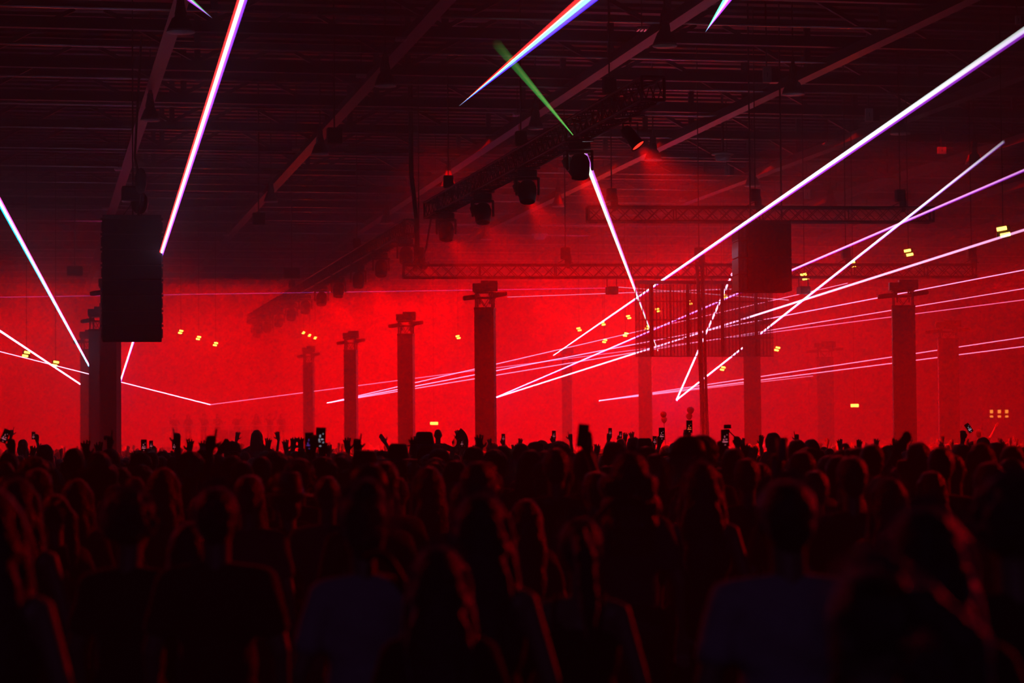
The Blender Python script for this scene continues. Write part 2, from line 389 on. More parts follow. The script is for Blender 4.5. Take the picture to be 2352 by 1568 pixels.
for px, py, d, wpx, hpx, lb in [(172, 622, 95, 36, 22, 'small dark speaker box hanging left of the tall speaker stack'), (670, 627, 92, 36, 24, 'small dark speaker box hanging above the far diagonal truss'),
                                (594, 503, 78, 28, 28, 'small dark speaker box under the roof between two sloping beams'), (768, 312, 60, 34, 36, 'dim speaker box under the roof in the upper left middle')]:
    p = at(px, py, d); W, H = wpx/F*d, hpx/F*d; t = thing('hanging_speaker', lb, 'speaker', p)
    MB().bevbox((0, 0, 0), (W, .3, H), .02).build('cabinet', M_black, t)
    MB().box((0, -.155, 0), (W*.9, .01, H*.88)).build('grille', M_grille, t)
    MB().tube((0, 0, H/2), (0, 0, 13.598-p.z), .02, 6).build('drop_rod', M_dark, t)
# ------------------------------------------------------------------ hanging mesh screen
def screen():
    m = bpy.data.materials.new('screen_mesh'); m.use_nodes = True; t_ = m.node_tree; b = t_.nodes['Principled BSDF']; b.inputs['Base Color'].default_value = (.01, .01, .012, 1); b.inputs['Roughness'].default_value = .6
    tc = t_.nodes.new('ShaderNodeTexCoord'); wv = t_.nodes.new('ShaderNodeTexWave'); wv.wave_type = 'BANDS'; wv.bands_direction = 'X'; wv.inputs['Scale'].default_value = 8
    t_.links.new(tc.outputs['Object'], wv.inputs['Vector'])
    mr = t_.nodes.new('ShaderNodeMapRange'); mr.inputs[3].default_value = .16; mr.inputs[4].default_value = .4; t_.links.new(wv.outputs['Fac'], mr.inputs[0])
    t_.links.new(mr.outputs[0], b.inputs['Alpha'])
    Y = C1.lerp(C2, .45).y-.3
    a = atY(1459, 650, Y); e = atY(1777, 818, Y); W, H = e.x-a.x, a.z-e.z
    t = thing('mesh_screen', 'see-through hanging mesh video screen below the level cross truss', 'screen', (a.x, Y, e.z))
    nx, nz = 8, 4
    for i in range(nx):
        for j in range(nz):
            p = MB().box(((i+.5)*W/nx, 0, (j+.5)*H/nz), (W/nx-.01, .012, H/nz-.01)).build('panel', m, t)
            fr = MB()
            for q in range(5): fr.box((i*W/nx+q*W/nx/5, -.01, (j+.5)*H/nz), (.022, .02, H/nz))
            fr.box(((i+.5)*W/nx, -.01, j*H/nz), (W/nx, .03, .025)); fr.box(((i+.5)*W/nx, -.01, (j+1)*H/nz), (W/nx, .03, .02))
            fr.build('panel_frame', M_black, p)
    for px in (1497, 1580, 1660, 1738): x = (px-1459)/318*W; MB().box((x, .05, H/2), (.09, .08, H)).build('post', M_black, t)
    for px in (1540, 1700): x = (px-1459)/318*W; MB().box((x, .04, H/2), (.04, .05, H)).build('post', M_black, t)
    MB().box((W/2, .02, H+.03), (W, .12, .1)).build('top_bar', M_dark, t)
    for i in range(8): MB().tube(((i+.5)*W/8, .02, H+.05), ((i+.5)*W/8, .25, 6.8-.17-e.z), .012, 6).build('hanging_strap', M_cable, t)
    # cables falling from the truss to the floor
    q = on(C1, C2, 1606); cb = thing('rope_bundle', 'bundle of black cables dropping from the truss to the crowd', 'cable', (q.x, q.y-.7, 0))
    for k, (xt, xb, r) in enumerate([(1600, 1615, .05), (1607, 1627, .032), (1612, 1634, .032), (1604, 1619, .025), (1618, 1609, .01)]):
        pts = []
        for s in range(9):
            u = s/8; py = 600+u*440; px = xt+(xb-xt)*u+4*math.sin(u*3+k); P = atY(px, py, q.y-.7); pts.append((P.x-q.x, .03*k, P.z))
        pts.append((pts[-1][0], 0, 0)); MB().path(pts, r, 7).build('cable', M_cable, cb)
screen()
def projector(px, d, lb):
    q = on(C1, C2, px); t = thing('laser_projector', lb, 'projector', q+Vector((0, 0, -.2)), 0)
    MB().bevbox((0, 0, -.36), (.3, .4, .22), .02).build('body', M_black, t)
    m = MB(); [m.box((sg*.14, 0, -.12), (.02, .06, .3)) for sg in (-1, 1)]; m.box((0, 0, .0), (.3, .05, .03)); m.build('bracket', M_dark, t)
    MB().tube((.08, -.19, -.36), (.08, -.21, -.36), .03, 12).build('aperture', M_refl, t)
projector(1405, 70, 'small laser projector hanging from the truss left of the mesh screen')
projector(1845, 70, 'small laser projector hanging from the truss right of the speaker block')
# ------------------------------------------------------------------ glowing flood fixtures
FL = [(415, 762, 105, 'leftmost of the three amber floods left of the far truss'), (456, 776, 105, 'middle of the three amber floods left of the far truss'), (495, 790, 105, 'rightmost of the three amber floods left of the far truss'),
      (697, 764, 115, 'upper of the three tiny amber lamps above the smallest column'), (711, 770, 115, 'middle of the three tiny amber lamps above the smallest column'), (724, 776, 115, 'lowest of the three tiny amber lamps above the smallest column'),
      (1052, 774, 110, 'single amber flood just left of the tall centre column'), (1330, 756, 108, 'amber flood farthest left of the cluster beside the mesh screen'), (1385, 743, 108, 'amber flood on the rising beam left of the mesh screen'),
      (1444, 728, 108, 'amber flood close to the left edge of the mesh screen'), (1437, 768, 98, 'amber flood below the one at the screen edge'), (1389, 783, 108, 'lowest amber flood of the cluster left of the screen'),
      (1511, 712, 100, 'amber flood seen through the left part of the mesh screen'), (1584, 695, 100, 'amber flood seen through the middle of the mesh screen'), (1487, 752, 104, 'amber flood at the crossing of two beams behind the screen'),
      (1664, 680, 98, 'amber flood under the speaker block behind the screen'), (1785, 801, 92, 'large amber flood just right of the mesh screen'), (1660, 846, 95, 'amber flood below the mesh screen by the steep beam'),
      (1959, 606, 74, 'amber flood right above the cross truss near the hoist'), (1848, 635, 72, 'amber flood on the projector right of the speaker block'), (2087, 580, 68, 'bright amber flood above the large right column'),
      (2305, 532, 55, 'brightest amber flood at the far right'), (60, 813, 80, 'amber flood left of the crossing beams at the far left'), (127, 835, 84, 'amber flood between crossing beams beside the left columns')]
for px, py, d, lb in FL:
    p = at(px, py, d); s = {55: 1.15}.get(d, .95 if d < 90 else (.8 if d < 115 else .55))
    t = thing('amber_flood', lb, 'flood light', p, -.2, 'amber flood lights in the haze'); sg = -1 if px < 1000 or px in (1389, 1437, 1785, 1660, 1487) else 1
    R = Matrix.Rotation(math.radians(20)*-sg*(-1), 3, 'Y')
    MB().bevbox((0, .06, 0), (.26*s, .08, .26*s), .01).build('housing', M_black, t)
    for k in (-1, 1): MB().bevbox((-.035*k*sg*s, -.0, .06*k*s), (.2*s, .03, .075*s), .012, Matrix.Rotation(math.radians(-10*sg), 3, 'Y')).build('lamp_tube', M_amber, t)
    MB().tube((0, .06, .1*s), (0, .06, 13.598-p.z), .012, 5).build('drop_rod', M_dark, t)
    l = lamp('SPOT', (0, -.2, 0), 260*(d/100)**2, (1, .02, .003), .1, aim=(0, -1.2, -.35), angle=130, blend=.8, name='flood_bulb'); l.parent = t
for px, py, d, lb in [(997, 972, 118, 'lit yellow exit sign low behind the crowd, centre left'), (1963, 931, 112, 'lit yellow exit sign between the two right columns')]:
    p = at(px, py, d); t = thing('exit_sign', lb, 'sign', p)
    MB().bevbox((0, .05, 0), (.42, .09, .18), .01).build('housing', M_black, t); MB().box((0, -.005, 0), (.38, .02, .14)).build('lit_face', M_yel, t)
    MB().tube((0, .05, .08), (0, .05, 13.598-p.z), .012, 5).build('drop_rod', M_dark, t)
for i, (px, lb) in enumerate([(2278, 'left of three small lit windows low at the far right'), (2296, 'middle of three small lit windows low at the far right'), (2313, 'right of three small lit windows low at the far right')]):
    t = tag(link('window_%d' % (i+1), None), lb, None, None, 'structure'); q = at(px, 950, 130); t.location = q
    MB().box((0, .08, 0), (.34, .05, .62)).build('window_frame', M_wall, t)
    for k in (-1, 1): MB().box((0, .04, k*.12*(1 if k > 0 else 1.2)), (.17, .02, .18 if k > 0 else .1)).build('pane', M_yel2, t)
# ------------------------------------------------------------------ roof fittings
HB = [(1822, 215, 52, 'clearest bell-shaped hall lamp, upper right, lit red inside'), (1527, 104, 56, 'bell hall lamp near the top edge right of the rainbow beam'), (885, 196, 50, 'bell hall lamp on the second sloping beam, upper left middle'),
      (415, 72, 64, 'bell hall lamp at the top beside the wide rainbow beam'), (345, 275, 44, 'bell hall lamp on the leftmost sloping beam'), (735, 353, 40, 'bell hall lamp halfway down the second sloping beam'),
      (1230, 294, 36, 'bell hall lamp above the near diagonal truss'), (1500, 366, 40, 'bell hall lamp right of the grazed moving head'), (2238, 375, 42, 'bell hall lamp where the steep beam fades, far right'),
      (1728, 426, 36, 'bell hall lamp below the round ceiling fitting'), (1908, 476, 34, 'bell hall lamp over the upper cross truss'), (2068, 306, 46, 'bell hall lamp right of the long white beam'),
      (622, 462, 32, 'faint bell hall lamp low on the second sloping beam'), (888, 512, 30, 'bell hall lamp left of the cable junction'), (1030, 426, 34, 'bell hall lamp above the lower end of the near truss'),
      (1118, 549, 26, 'small bell hall lamp with bright rim above the centre column'), (1282, 473, 28, 'small bell hall lamp behind the beam, centre')]
for px, py, wpx, lb in HB:
    p = atZ(px, py, 10.55); d = pix(p)[2]; r = wpx/2/F*d
    t = thing('bell_lamp', lb, 'lamp', p, 0, 'bell-shaped hall lamps under the roof')
    MB().lathe([(.07, .52), (.1, .42), (.13, .3), (r*.62, .27), (r*.95, .05), (r, 0), (r*.97, 0), (r*.6, .24), (.1, .27)], 24).build('shade', M_refl, t)
    MB().lathe([(r, 0), (r*1.05, -.012), (r, -.03), (.001, -.045)], 24).build('lens', M_white, t)
    MB().bevbox((0, 0, .6), (.16, .16, .2), .02).build('ballast', M_dark, t)
    m = MB(); [m.path([(sg*.12, 0, .35), (0, 0, .95)], .015) for sg in (-1, 1)]; m.tube((0, 0, .68), (0, 0, 13.598-10.55), .02, 6); m.build('hanger', M_dark, t)
BX = [(1762, 172, 20, 36, 'square white box by the clearest bell lamp'), (1996, 264, 18, 30, 'square white box on the beam right of the bell lamps'), (1449, 318, 14, 30, 'white box glowing red right of the topmost wash light'),
      (1670, 392, 12, 22, 'small white box just under the round ceiling fitting'), (2163, 346, 20, 16, 'white box on the far right sloping beam'), (1854, 445, 14, 22, 'small white box above the upper cross truss'),
      (2338, 46, 12, 20, 'white box in the top right corner'), (1229, 450, 8, 24, 'narrow white box behind the lower wash lights')]
for px, py, wp, hp, lb in BX:
    p = atZ(px, py, 11.1); d = pix(p)[2]; W, H = wp/F*d, hp/F*d
    t = thing('junction_box', lb, 'junction box', p, -.15, 'white boxes on the roof beams')
    MB().bevbox((0, 0, 0), (W, .12, H), .015).build('cover', M_white, t); MB().box((0, -.065, 0), (.02, .01, H*.3)).build('latch', M_dark, t)
    MB().bevbox((W*.9, .2, 0), (W, .3, H*.9), .02).build('back_box', M_dark, t); MB().tube((0, .1, H/2), (0, .1, 13.598-11.1), .02, 6).build('bracket', M_dark, t)
SN = [(830, 174, 'flat beam fitting left of the second bell lamp'), (921, 90, 'flat beam fitting near the top of the second sloping beam'), (1188, 263, 'sparkling flat beam fitting above the near diagonal truss'), (1000, 395, 'flat beam fitting above the near truss end'),
      (680, 342, 'flat beam fitting left of the halfway bell lamp'), (595, 443, 'flat beam fitting low on the second sloping beam'), (867, 487, 'flat beam fitting left of the cable junction'), (1901, 330, 'flat lit beam fitting right of the round ceiling fitting'), (1474, 66, 'flat beam fitting left of the top bell lamp'),
      (272, 389, 'white flat fitting above the speaker stack hoist'), (243, 478, 'white flat fitting just above the speaker stack'), (1568, 460, 'flat lit fitting over the upper cross truss'), (1095, 521, 'flat lit fitting above the centre column, left'), (520, 540, 'small flat fitting at the low end of the second sloping beam')]
for px, py, lb in SN:
    p = atZ(px, py, 11.2); t = thing('beam_fitting', lb, 'ceiling fitting', p, -.1, 'flat fittings on the roof beams')
    MB().bevbox((0, 0, 0), (.26, .4, .05), .01).build('plate', M_white, t)
    m = MB(); [m.box((k*.08, 0, -.03), (.04, .34, .02)) for k in (-1, 0, 1)]; m.build('lamp_strip', M_pipe, t)
    MB().tube((0, 0, .02), (0, 0, 13.598-11.2), .012, 6).build('bracket', M_dark, t)
for px, py, r, lb in [(1660, 360, .3, 'round mushroom-shaped ceiling diffuser, upper right'), (1240, 542, .28, 'faint round ceiling diffuser above the centre')]:
    p = atZ(px, py, 10.9); t = thing('round_diffuser', lb, 'ceiling diffuser', p)
    MB().lathe([(.001, .14), (.3, .14), (.36, .1), (.36, .06), (.2, .04)], 28).build('top_disc', M_white, t)
    MB().lathe([(.26, .04), (.27, -.04), (.2, -.14), (.001, -.16)], 28).build('bowl', M_white, t)
    MB().tube((0, 0, .13), (0, 0, 13.598-10.9), .04, 8).build('drop_rod', M_dark, t)
# ------------------------------------------------------------------ people
def fuzz(m, w, r=.4):
    b = m.node_tree.nodes['Principled BSDF']; b.inputs['Sheen Weight'].default_value = w; b.inputs['Sheen Roughness'].default_value = r; return m
M_skin = mat('skin', (.42, .26, .2), .45, 0, 20, .1); M_hair = mat('dark_hair', (.025, .02, .018), .35, 0, 60, .5, .6, spec=.7)
M_hair2 = mat('brown_hair', (.09, .05, .03), .38, 0, 60, .5, .6, spec=.7); M_trs = mat('dark_denim', (.02, .022, .03), .8)
SH = {'tank': mat('black_tank_cotton', (.015, .014, .015), .8, 0, 30, .3, .3), 'black': mat('black_cotton', (.012, .012, .013), .8, 0, 30, .3, .3), 'dark': mat('charcoal_cotton', (.035, .033, .035), .8, 0, 30, .3, .3),
      'grey': mat('grey_cotton', (.12, .12, .13), .8, 0, 30, .3, .3), 'pale': mat('pale_cotton', (.55, .52, .6), .85, 0, 30, .15, .3),
      'maroon': mat('maroon_cotton', (.1, .02, .025), .8, 0, 30, .3, .3), 'skin': M_skin}
fuzz(M_hair, 1.); fuzz(M_hair2, 1.); [fuzz(SH[q], .3) for q in ('black', 'dark', 'grey', 'maroon')]
def remesh(mb, name, m, voxel=.012, smooth=4, ratio=1., disp=None):
    me = mb.mesh('tmp', m); o = bpy.data.objects.new('tmp', me); S.collection.objects.link(o)
    r = o.modifiers.new('r', 'REMESH'); r.mode = 'VOXEL'; r.voxel_size = voxel; r.use_smooth_shade = True
    if smooth: s = o.modifiers.new('s', 'SMOOTH'); s.iterations = smooth; s.factor = .5
    if ratio < 1: d = o.modifiers.new('d', 'DECIMATE'); d.ratio = ratio
    dg = bpy.context.evaluated_depsgraph_get(); me2 = bpy.data.meshes.new_from_object(o.evaluated_get(dg)); me2.name = name
    bpy.data.objects.remove(o); bpy.data.meshes.remove(me)
    if disp:
        for v in me2.vertices: v.co += disp(v.co)
    me2.polygons.foreach_set('use_smooth', [True]*len(me2.polygons))
    if not me2.materials: me2.materials.append(m)
    return me2
# arm poses: elbow, wrist, finger direction, hand kind  (right side, x > 0; the person looks along +y)
V = Vector
ARMS = {'down': (V((.235, -.03, 1.13)), V((.24, .05, .89)), V((0, .15, -1)), 'relax'),
        'bent': (V((.25, .0, 1.13)), V((.15, .22, 1.2)), V((-.5, .5, .4)), 'relax'),
        'point': (V((.27, .1, 1.57)), V((.25, .16, 1.82)), V((-.1, .05, 1)), 'point'),
        'open': (V((.3, .1, 1.52)), V((.3, .18, 1.77)), V((.1, 0, 1)), 'open'),
        'phone': (V((.28, .18, 1.48)), V((.2, .28, 1.72)), V((-.1, .1, 1)), 'grip'),
        'wave': (V((.34, .06, 1.55)), V((.47, .12, 1.78)), V((.55, .1, .8)), 'flat'),
        'clap': (V((.26, .16, 1.55)), V((.06, .24, 1.77)), V((-.1, 0, 1)), 'open'),
        'flex': (V((.37, .03, 1.3)), V((.4, .1, 1.56)), V((-.2, .1, 1)), 'open')}
def hand(mb, wr, d, kind, sx):
    d = d.normalized(); n = V((0, -1, 0)); side = d.cross(n).normalized()*sx
    if side.length < .1: side = V((sx, 0, 0))
    n = side.cross(d).normalized()
    pc = wr+d*.05
    for k in (-1, 0, 1): mb.cap(wr+side*.012*k, wr+d*.09+side*.024*k, .019, .017)
    Ls = [.068, .078, .072, .056]; sp = {'open': .55, 'flat': .06, 'relax': .12, 'grip': .1, 'point': .1}[kind]
    for k in range(4):
        o = (1.5-k); base = wr+d*.095+side*.0185*o*(-1)
        fd = (d+side*(-o)*.22*sp*1.6).normalized(); L = Ls[k]
        curl = {'open': .12, 'flat': .08, 'relax': .55, 'grip': 1.2, 'point': 0. if k == 0 else 1.9}[kind]
        p = base; a = 0
        for sgm, fr in ((.5, 1), (.3, 1), (.22, 1)):
            a += curl*.55; q = (fd*math.cos(a)+n*math.sin(a)); e = p+q*L*sgm*1.05; mb.cap(p, e, .0112, .0098, 8); p = e
    td = (d*.5-side*.9+n*.2).normalized() if kind != 'grip' else (d*.8-side*.5+n*.4).normalized()
    b = wr+d*.035-side*.022; mb.cap(b, b+td*.04, .0135, .0125, 8); mb.cap(b+td*.04, b+td*.04+(td+d*.8).normalized()*.03, .0125, .0105, 8)
def body(arms, female=False, seated=False):
    b, sh, tr = MB(), MB(), MB(); fw = .9 if female else 1.
    # head with brow, nose, mouth, chin and ears
    b.ell((0, .0, 1.64), (.072, .092, .105), 20); b.ell((0, .035, 1.6), (.058, .062, .085), 18); b.ell((0, .05, 1.56), (.035, .04, .035), 12)
    b.cap((0, .092, 1.645), (0, .108, 1.612), .009, .013, 8); b.ell((0, .09, 1.578), (.024, .01, .009), 10)
    for s in (-1, 1):
        b.ell((s*.028, .085, 1.648), (.014, .01, .01), 10); b.cap((s*.014, .088, 1.668), (s*.045, .076, 1.667), .008, .007, 8)
        b.ell((s*.074, -.002, 1.625), (.01, .02, .031), 10, Matrix.Rotation(s*.25, 3, 'Z'))
    b.cap((0, -.02, 1.4), (0, .0, 1.57), .056*fw, .052*fw)
    def torso(m, g):
        m.ell((0, 0, 1.27), (.155*fw+g, .108+g, .19), 20); m.ell((0, 0, 1.08), ((.125 if female else .138)+g, .095+g, .17), 20); m.ell((0, -.01, .94), (.16+g, .115+g, .13), 20)
        m.cap((-.13*fw, -.01, 1.385), (.13*fw, -.01, 1.385), .06+g, .06+g)
        for s in (-1, 1): m.cap((s*.03, -.02, 1.43), (s*.15*fw, -.015, 1.4), .035+g, .045+g)
        if female: [m.ell((s*.07, .085, 1.25), (.055+g, .05+g, .06), 12) for s in (-1, 1)]
    torso(b, 0); torso(sh, .014)
    for s, an in ((1, arms[0]), (-1, arms[1])):
        e, w_, d, k = ARMS[an]; e, w_, d = [V((p.x*s, p.y, p.z)) for p in (e, w_, d)]; s0 = V((s*.17*fw, -.01, 1.39))
        b.cap(s0, e, .05*fw, .038*fw); b.cap(e, w_, .038*fw, .025*fw); hand(b, w_, d, k, s)
        m = s0.lerp(e, .62); sh.cap(s0, m, .064*fw, .06*fw)
    for s in (-1, 1):
        if seated: kn, an, to = V((s*.13, .42, .88)), V((s*.14, .4, .46)), V((s*.14, .52, .42))
        else: kn, an, to = V((s*.1, .01, .49)), V((s*.11, -.02, .09)), V((s*.12, .13, .04))
        b.cap((s*.085, 0, .92), kn, .08, .055); b.cap(kn, an, .053, .036); b.cap(an+V((0, 0, -.04)), to, .038, .03); b.cap(an, an+V((0, -.03, -.05)), .036, .036)
        tr.cap((s*.085, 0, .92), kn, .094, .068); tr.cap(kn, an+V((0, 0, .03)), .067, .052)
    tr.ell((0, -.01, .95), (.176, .13, .12), 20)
    return b, sh, tr
BODIES = {}
def get_body(key):
    key = tuple(key)
    if key in BODIES: return BODIES[key]
    arms, fem, seated = key
    b, sh, tr = body(arms, fem, seated)
    BODIES[key] = (remesh(b, 'person_body', M_skin, .0072, 2, .4), {c: None for c in SH}, remesh(tr, 'trousers', M_trs, .016, 5, .5), remesh(sh, 'shirt', SH['dark'], .014, 5, .6, disp=lambda c: V((0, .006*math.sin(c.z*38+c.x*20), 0))))
    return BODIES[key]
def tank_mesh(fem):
    b = MB(); fw = .9 if fem else 1.; g = .012
    b.ell((0, 0, 1.25), (.155*fw+g, .108+g, .165), 20); b.ell((0, 0, 1.08), ((.125 if fem else .138)+g, .095+g, .17), 20); b.ell((0, -.01, .94), (.16+g, .115+g, .13), 20)
    if fem: [b.ell((q*.07, .085, 1.25), (.055+g, .05+g, .06), 12) for q in (-1, 1)]
    for q in (-1, 1): b.path([(q*.085, -.1, 1.32), (q*.095, -.075, 1.43), (q*.09, -.01, 1.462), (q*.085, .06, 1.43), (q*.08, .1, 1.32)], .014, 8)
    return remesh(b, 'tank_top', SH['tank'], .012, 3, .7)
def shirt_mesh(key, col):
    if col == 'tank':
        k = ('tank', key[1])
        if k not in BODIES: BODIES[k] = tank_mesh(key[1])
        return BODIES[k]
    B = get_body(key)
    if B[1][col] is None: m = B[3].copy(); m.materials[0] = SH[col]; B[1][col] = m
    return B[1][col]
def strands(mb, n, L, top=1.66, rad=(.09, .108, .115), seed=1, flow='down'):
    r = random.Random(seed)
    for _ in range(n):
        a = r.uniform(0, 2*PI); e = r.uniform(-.25, 1.4)
        d = V((math.cos(a)*math.cos(e), math.sin(a)*math.cos(e), math.sin(e)))
        if d.y > .55 and d.z < .4: continue
        p = V((d.x*rad[0], d.y*rad[1]-.008, top+d.z*rad[2])); pts = [p]
        v = V((d.x, d.y-.2, d.z+.1 if flow == 'frizz' else -.5)).normalized()
        for k in range(4):
            v = (v+V((r.uniform(-.5, .5), r.uniform(-.5, .5), -.35 if flow == 'frizz' else -.9))).normalized(); p = p+v*L/4; pts.append(p)
        for i in range(4):
            w0, w1 = .0011*(1-i*.2), .0011*(1-(i+1)*.2); a_, b_ = pts[i], pts[i+1]; s = V((w0, 0, 0)); s2 = V((w1, 0, 0)); t = V((0, w0, 0)); t2 = V((0, w1, 0))
            mb.add([a_-s, a_+s, a_+t, b_-s2, b_+s2, b_+t2], [(0, 1, 4, 3), (1, 2, 5, 4), (2, 0, 3, 5)])
HAIR = {}
def get_hair(style, fine=False, m=None):
    k = (style, fine, m.name if m else '')
    if k in HAIR: return HAIR[k]
    b = MB(); mt = m or M_hair; sm = 3
    def capp(g=1.): b.ell((0, -.012, 1.662), (.083*g, .1*g, .1*g), 24)
    if style == 'short': capp(); b.ell((0, -.05, 1.62), (.07, .06, .08), 16); b.ell((0, .03, 1.72), (.06, .06, .035), 14)
    elif style == 'long':
        capp(1.06); b.ell((0, -.05, 1.58), (.096, .07, .14), 20); b.ell((0, -.085, 1.42), (.115, .05, .19), 20); b.ell((0, -.105, 1.27), (.1, .035, .15), 18)
        for s in (-1, 1): b.cap((s*.075, -.01, 1.67), (s*.1, -.02, 1.42), .035, .04); b.cap((s*.1, -.03, 1.42), (s*.105, -.07, 1.22), .04, .018)
    elif style == 'wavy':
        capp(1.1); b.ell((0, -.04, 1.58), (.115, .085, .14), 20)
        for q in range(11):
            a = PI+PI*q/10; x = math.cos(a)*.115; yy = math.sin(a)*.08-.01
            for z in (1.6, 1.5, 1.4, 1.31): b.ell((x*(1+.08*math.sin(z*40+q)), yy-.02, z), (.034, .034, .055), 10)
    elif style == 'bob': capp(1.08); b.ell((0, -.03, 1.57), (.105, .085, .12), 20)
    elif style == 'bun':
        capp(1.05); b.ell((.0, -.07, 1.755), (.055, .052, .05), 16); b.ell((0, -.05, 1.61), (.075, .06, .09), 16)
    elif style == 'ponytail':
        capp(1.02); b.ell((.02, -.125, 1.7), (.035, .04, .035), 12); b.cap((.02, -.13, 1.7), (.06, -.2, 1.62), .032, .045); b.cap((.06, -.2, 1.62), (.075, -.2, 1.42), .045, .038); b.cap((.075, -.2, 1.42), (.07, -.17, 1.28), .038, .012)
    elif style == 'curly':
        r = random.Random(3); capp(1.08)
        for _ in range(130):
            a, e = r.uniform(0, 2*PI), r.uniform(-.7, 1.5); d = V((math.cos(a)*math.cos(e), math.sin(a)*math.cos(e), math.sin(e)))
            if d.y > .5 and d.z < .35: continue
            b.ell((d.x*.1, d.y*.11-.015, 1.665+d.z*.105), (.024, .024, .024), 8)
    elif style == 'bald': b.ell((0, -.01, 1.655), (.074, .094, .094), 20)
    elif style == 'cap':
        b.ell((0, -.03, 1.6), (.076, .075, .08), 16)
    elif style == 'hat': b.ell((0, -.035, 1.59), (.078, .075, .09), 16)
    def dsp(c):
        q = noise.noise(c*26)*.006+noise.noise(V((c.x*90, c.y*90, c.z*7)))*.0035
        o = c-V((0, -.02, 1.62)); return o.normalized()*q
    me = remesh(b, 'hair', mt, .009 if fine else .012, sm, 1 if fine else .7, dsp)
    if fine:
        n0 = MB(); strands(n0, 1500 if style in ('curly', 'bun') else 700, .07 if style in ('curly', 'bun') else .045, seed=len(HAIR), flow='frizz')
        bm = bmesh.new(); bm.from_mesh(me); t = n0.mesh('t', mt); bm.from_mesh(t); bm.to_mesh(me); bm.free()
        me.polygons.foreach_set('use_smooth', [True]*len(me.polygons))
    HAIR[k] = me; return me
def headwear(style):
    k = ('wear', style)
    if k in HAIR: return HAIR[k]
    b = MB()
    if style == 'cap':
        b.lathe([(.001, .118), (.05, .108), (.082, .075), (.094, .03), (.097, 0), (.09, 0), (.085, .03)], 24, Matrix.Diagonal(V((1, 1.12, 1))), (0, -.008, 1.66))
        b.lathe([(.001, .006), (.075, .006), (.078, 0), (.075, -.006), (.001, -.006)], 20, Matrix.Rotation(-.12, 3, 'X') @ Matrix.Diagonal(V((1.02, 1.15, 1))), (0, .1, 1.665))
        b.ell((0, -.008, 1.778), (.009, .009, .006), 8)
    else:
        b.lathe([(.001, .12), (.06, .13), (.078, .115), (.09, .05), (.094, 0), (.17, -.012), (.178, -.02), (.168, -.022), (.09, -.012)], 28, Matrix.Diagonal(V((1, 1.15, 1))), (0, -.008, 1.68))
        b.lathe([(.0955, .0), (.0945, .03), (.0915, .031)], 24, Matrix.Diagonal(V((1, 1.15, 1))), (0, -.008, 1.683))
    HAIR[k] = b.mesh('brimmed_hat' if style == 'hat' else 'cap', M_black); return HAIR[k]
def free(x, y, r, L): return all((x-a)**2+(y-b)**2 > r*r for a, b in L)
TOPZ = {'short': 1.762, 'long': 1.768, 'wavy': 1.772, 'bob': 1.77, 'bun': 1.805, 'ponytail': 1.764, 'curly': 1.795, 'bald': 1.75, 'cap': 1.78, 'hat': 1.81}
PEOPLE = []; JOINED = {}
def person(x, y, scale, arms=('down', 'down'), fem=False, hair='short', shirt='dark', rot=0, label='', group=None, parts=True, hm=None, fine=False, seated=False, z=0, lean=0, wide=1.):
    key = (tuple(arms), fem, seated)
    if parts:
        B = get_body(key)
        o = link('person', B[0]); tag(o, label, 'person', group)
        link('tank_top' if shirt == 'tank' else 'shirt', shirt_mesh(key, shirt), o); link('trousers', B[2], o)
        h = link('hair', get_hair(hair, fine, hm), o)
        if hair in ('cap', 'hat'): link('cap' if hair == 'cap' else 'brimmed_hat', headwear(hair), o)
    else:
        jk = key+(hair, shirt)
        if jk not in JOINED:
            B = get_body(key); bm = bmesh.new(); ms = [M_skin, SH[shirt], M_trs, M_hair, M_black]
            srcs = [(B[0], 0), (B[3], 1), (B[2], 2), (get_hair(hair), 3)]+([(headwear(hair), 4)] if hair in ('cap', 'hat') else [])
            for me, mi in srcs:
                n = len(bm.faces); bm.from_mesh(me); bm.faces.ensure_lookup_table()
                for f in bm.faces[n:]: f.material_index = mi
            jm = bpy.data.meshes.new('person'); bm.to_mesh(jm); bm.free(); [jm.materials.append(q) for q in ms]; JOINED[jk] = jm
        o = link('person', JOINED[jk]); tag(o, label, 'person', group)
    o.location = (x, y, z); o.scale = (scale*wide, scale*wide, scale); o.rotation_euler = (lean, 0, rot); PEOPLE.append((x, y)); return o
def place(px, top, d, h=None, **k):
    """stand a person so the top of the hair is seen at (px, top), d metres away"""
    tz = TOPZ[k.get('hair', 'short')]; p = at(px, top, d); s = p.z/tz
    for _ in range(60):
        if s > 1.13: d *= .97 if top < hor(px) else 1.03
        elif s < .86: d *= .97 if top > hor(px) else 1.03
        else: break
        p = at(px, top, d); s = p.z/tz
    while not free(p.x, p.y, .42 if d < 12 else .55, PEOPLE) and d < 60: d += .12; p = at(px, top, d); s = p.z/tz
    k.setdefault('rot', rnd.uniform(-.35, .35)-.15)
    return person(p.x, p.y, s, **k)
UP = dict(point=1.99, open=1.955, phone=1.87, wave=1.94, clap=1.95, flex=1.745)
TIPX = dict(point=.24, open=.31, phone=.19, wave=.58, clap=.05, flex=.38)
def reach(px, tip, pose, side=1, s=.95, dmin=14, dmax=60, d=None, other='down', fix=False, **k):
    """stand a person so the raised hand's tip is seen at (px, tip)"""
    if d is None: d = max(dmin, min(dmax, (UP[pose]*s-1.85)*F/max(3., hor(px)-tip)))
    p = at(px, tip, d); s = max(.82, min(1.14, p.z/UP[pose])); a = (pose, other) if side > 0 else (other, pose); r = k.pop('rot', -.2)
    ox = TIPX[pose]*side*s
    while not free(p.x-ox*math.cos(r), p.y-ox*math.sin(r), .5, PEOPLE) and not fix: d += .15; p = at(px, tip, d)
    return person(p.x-ox*math.cos(r), p.y-ox*math.sin(r), s, arms=a, rot=r, **k), p
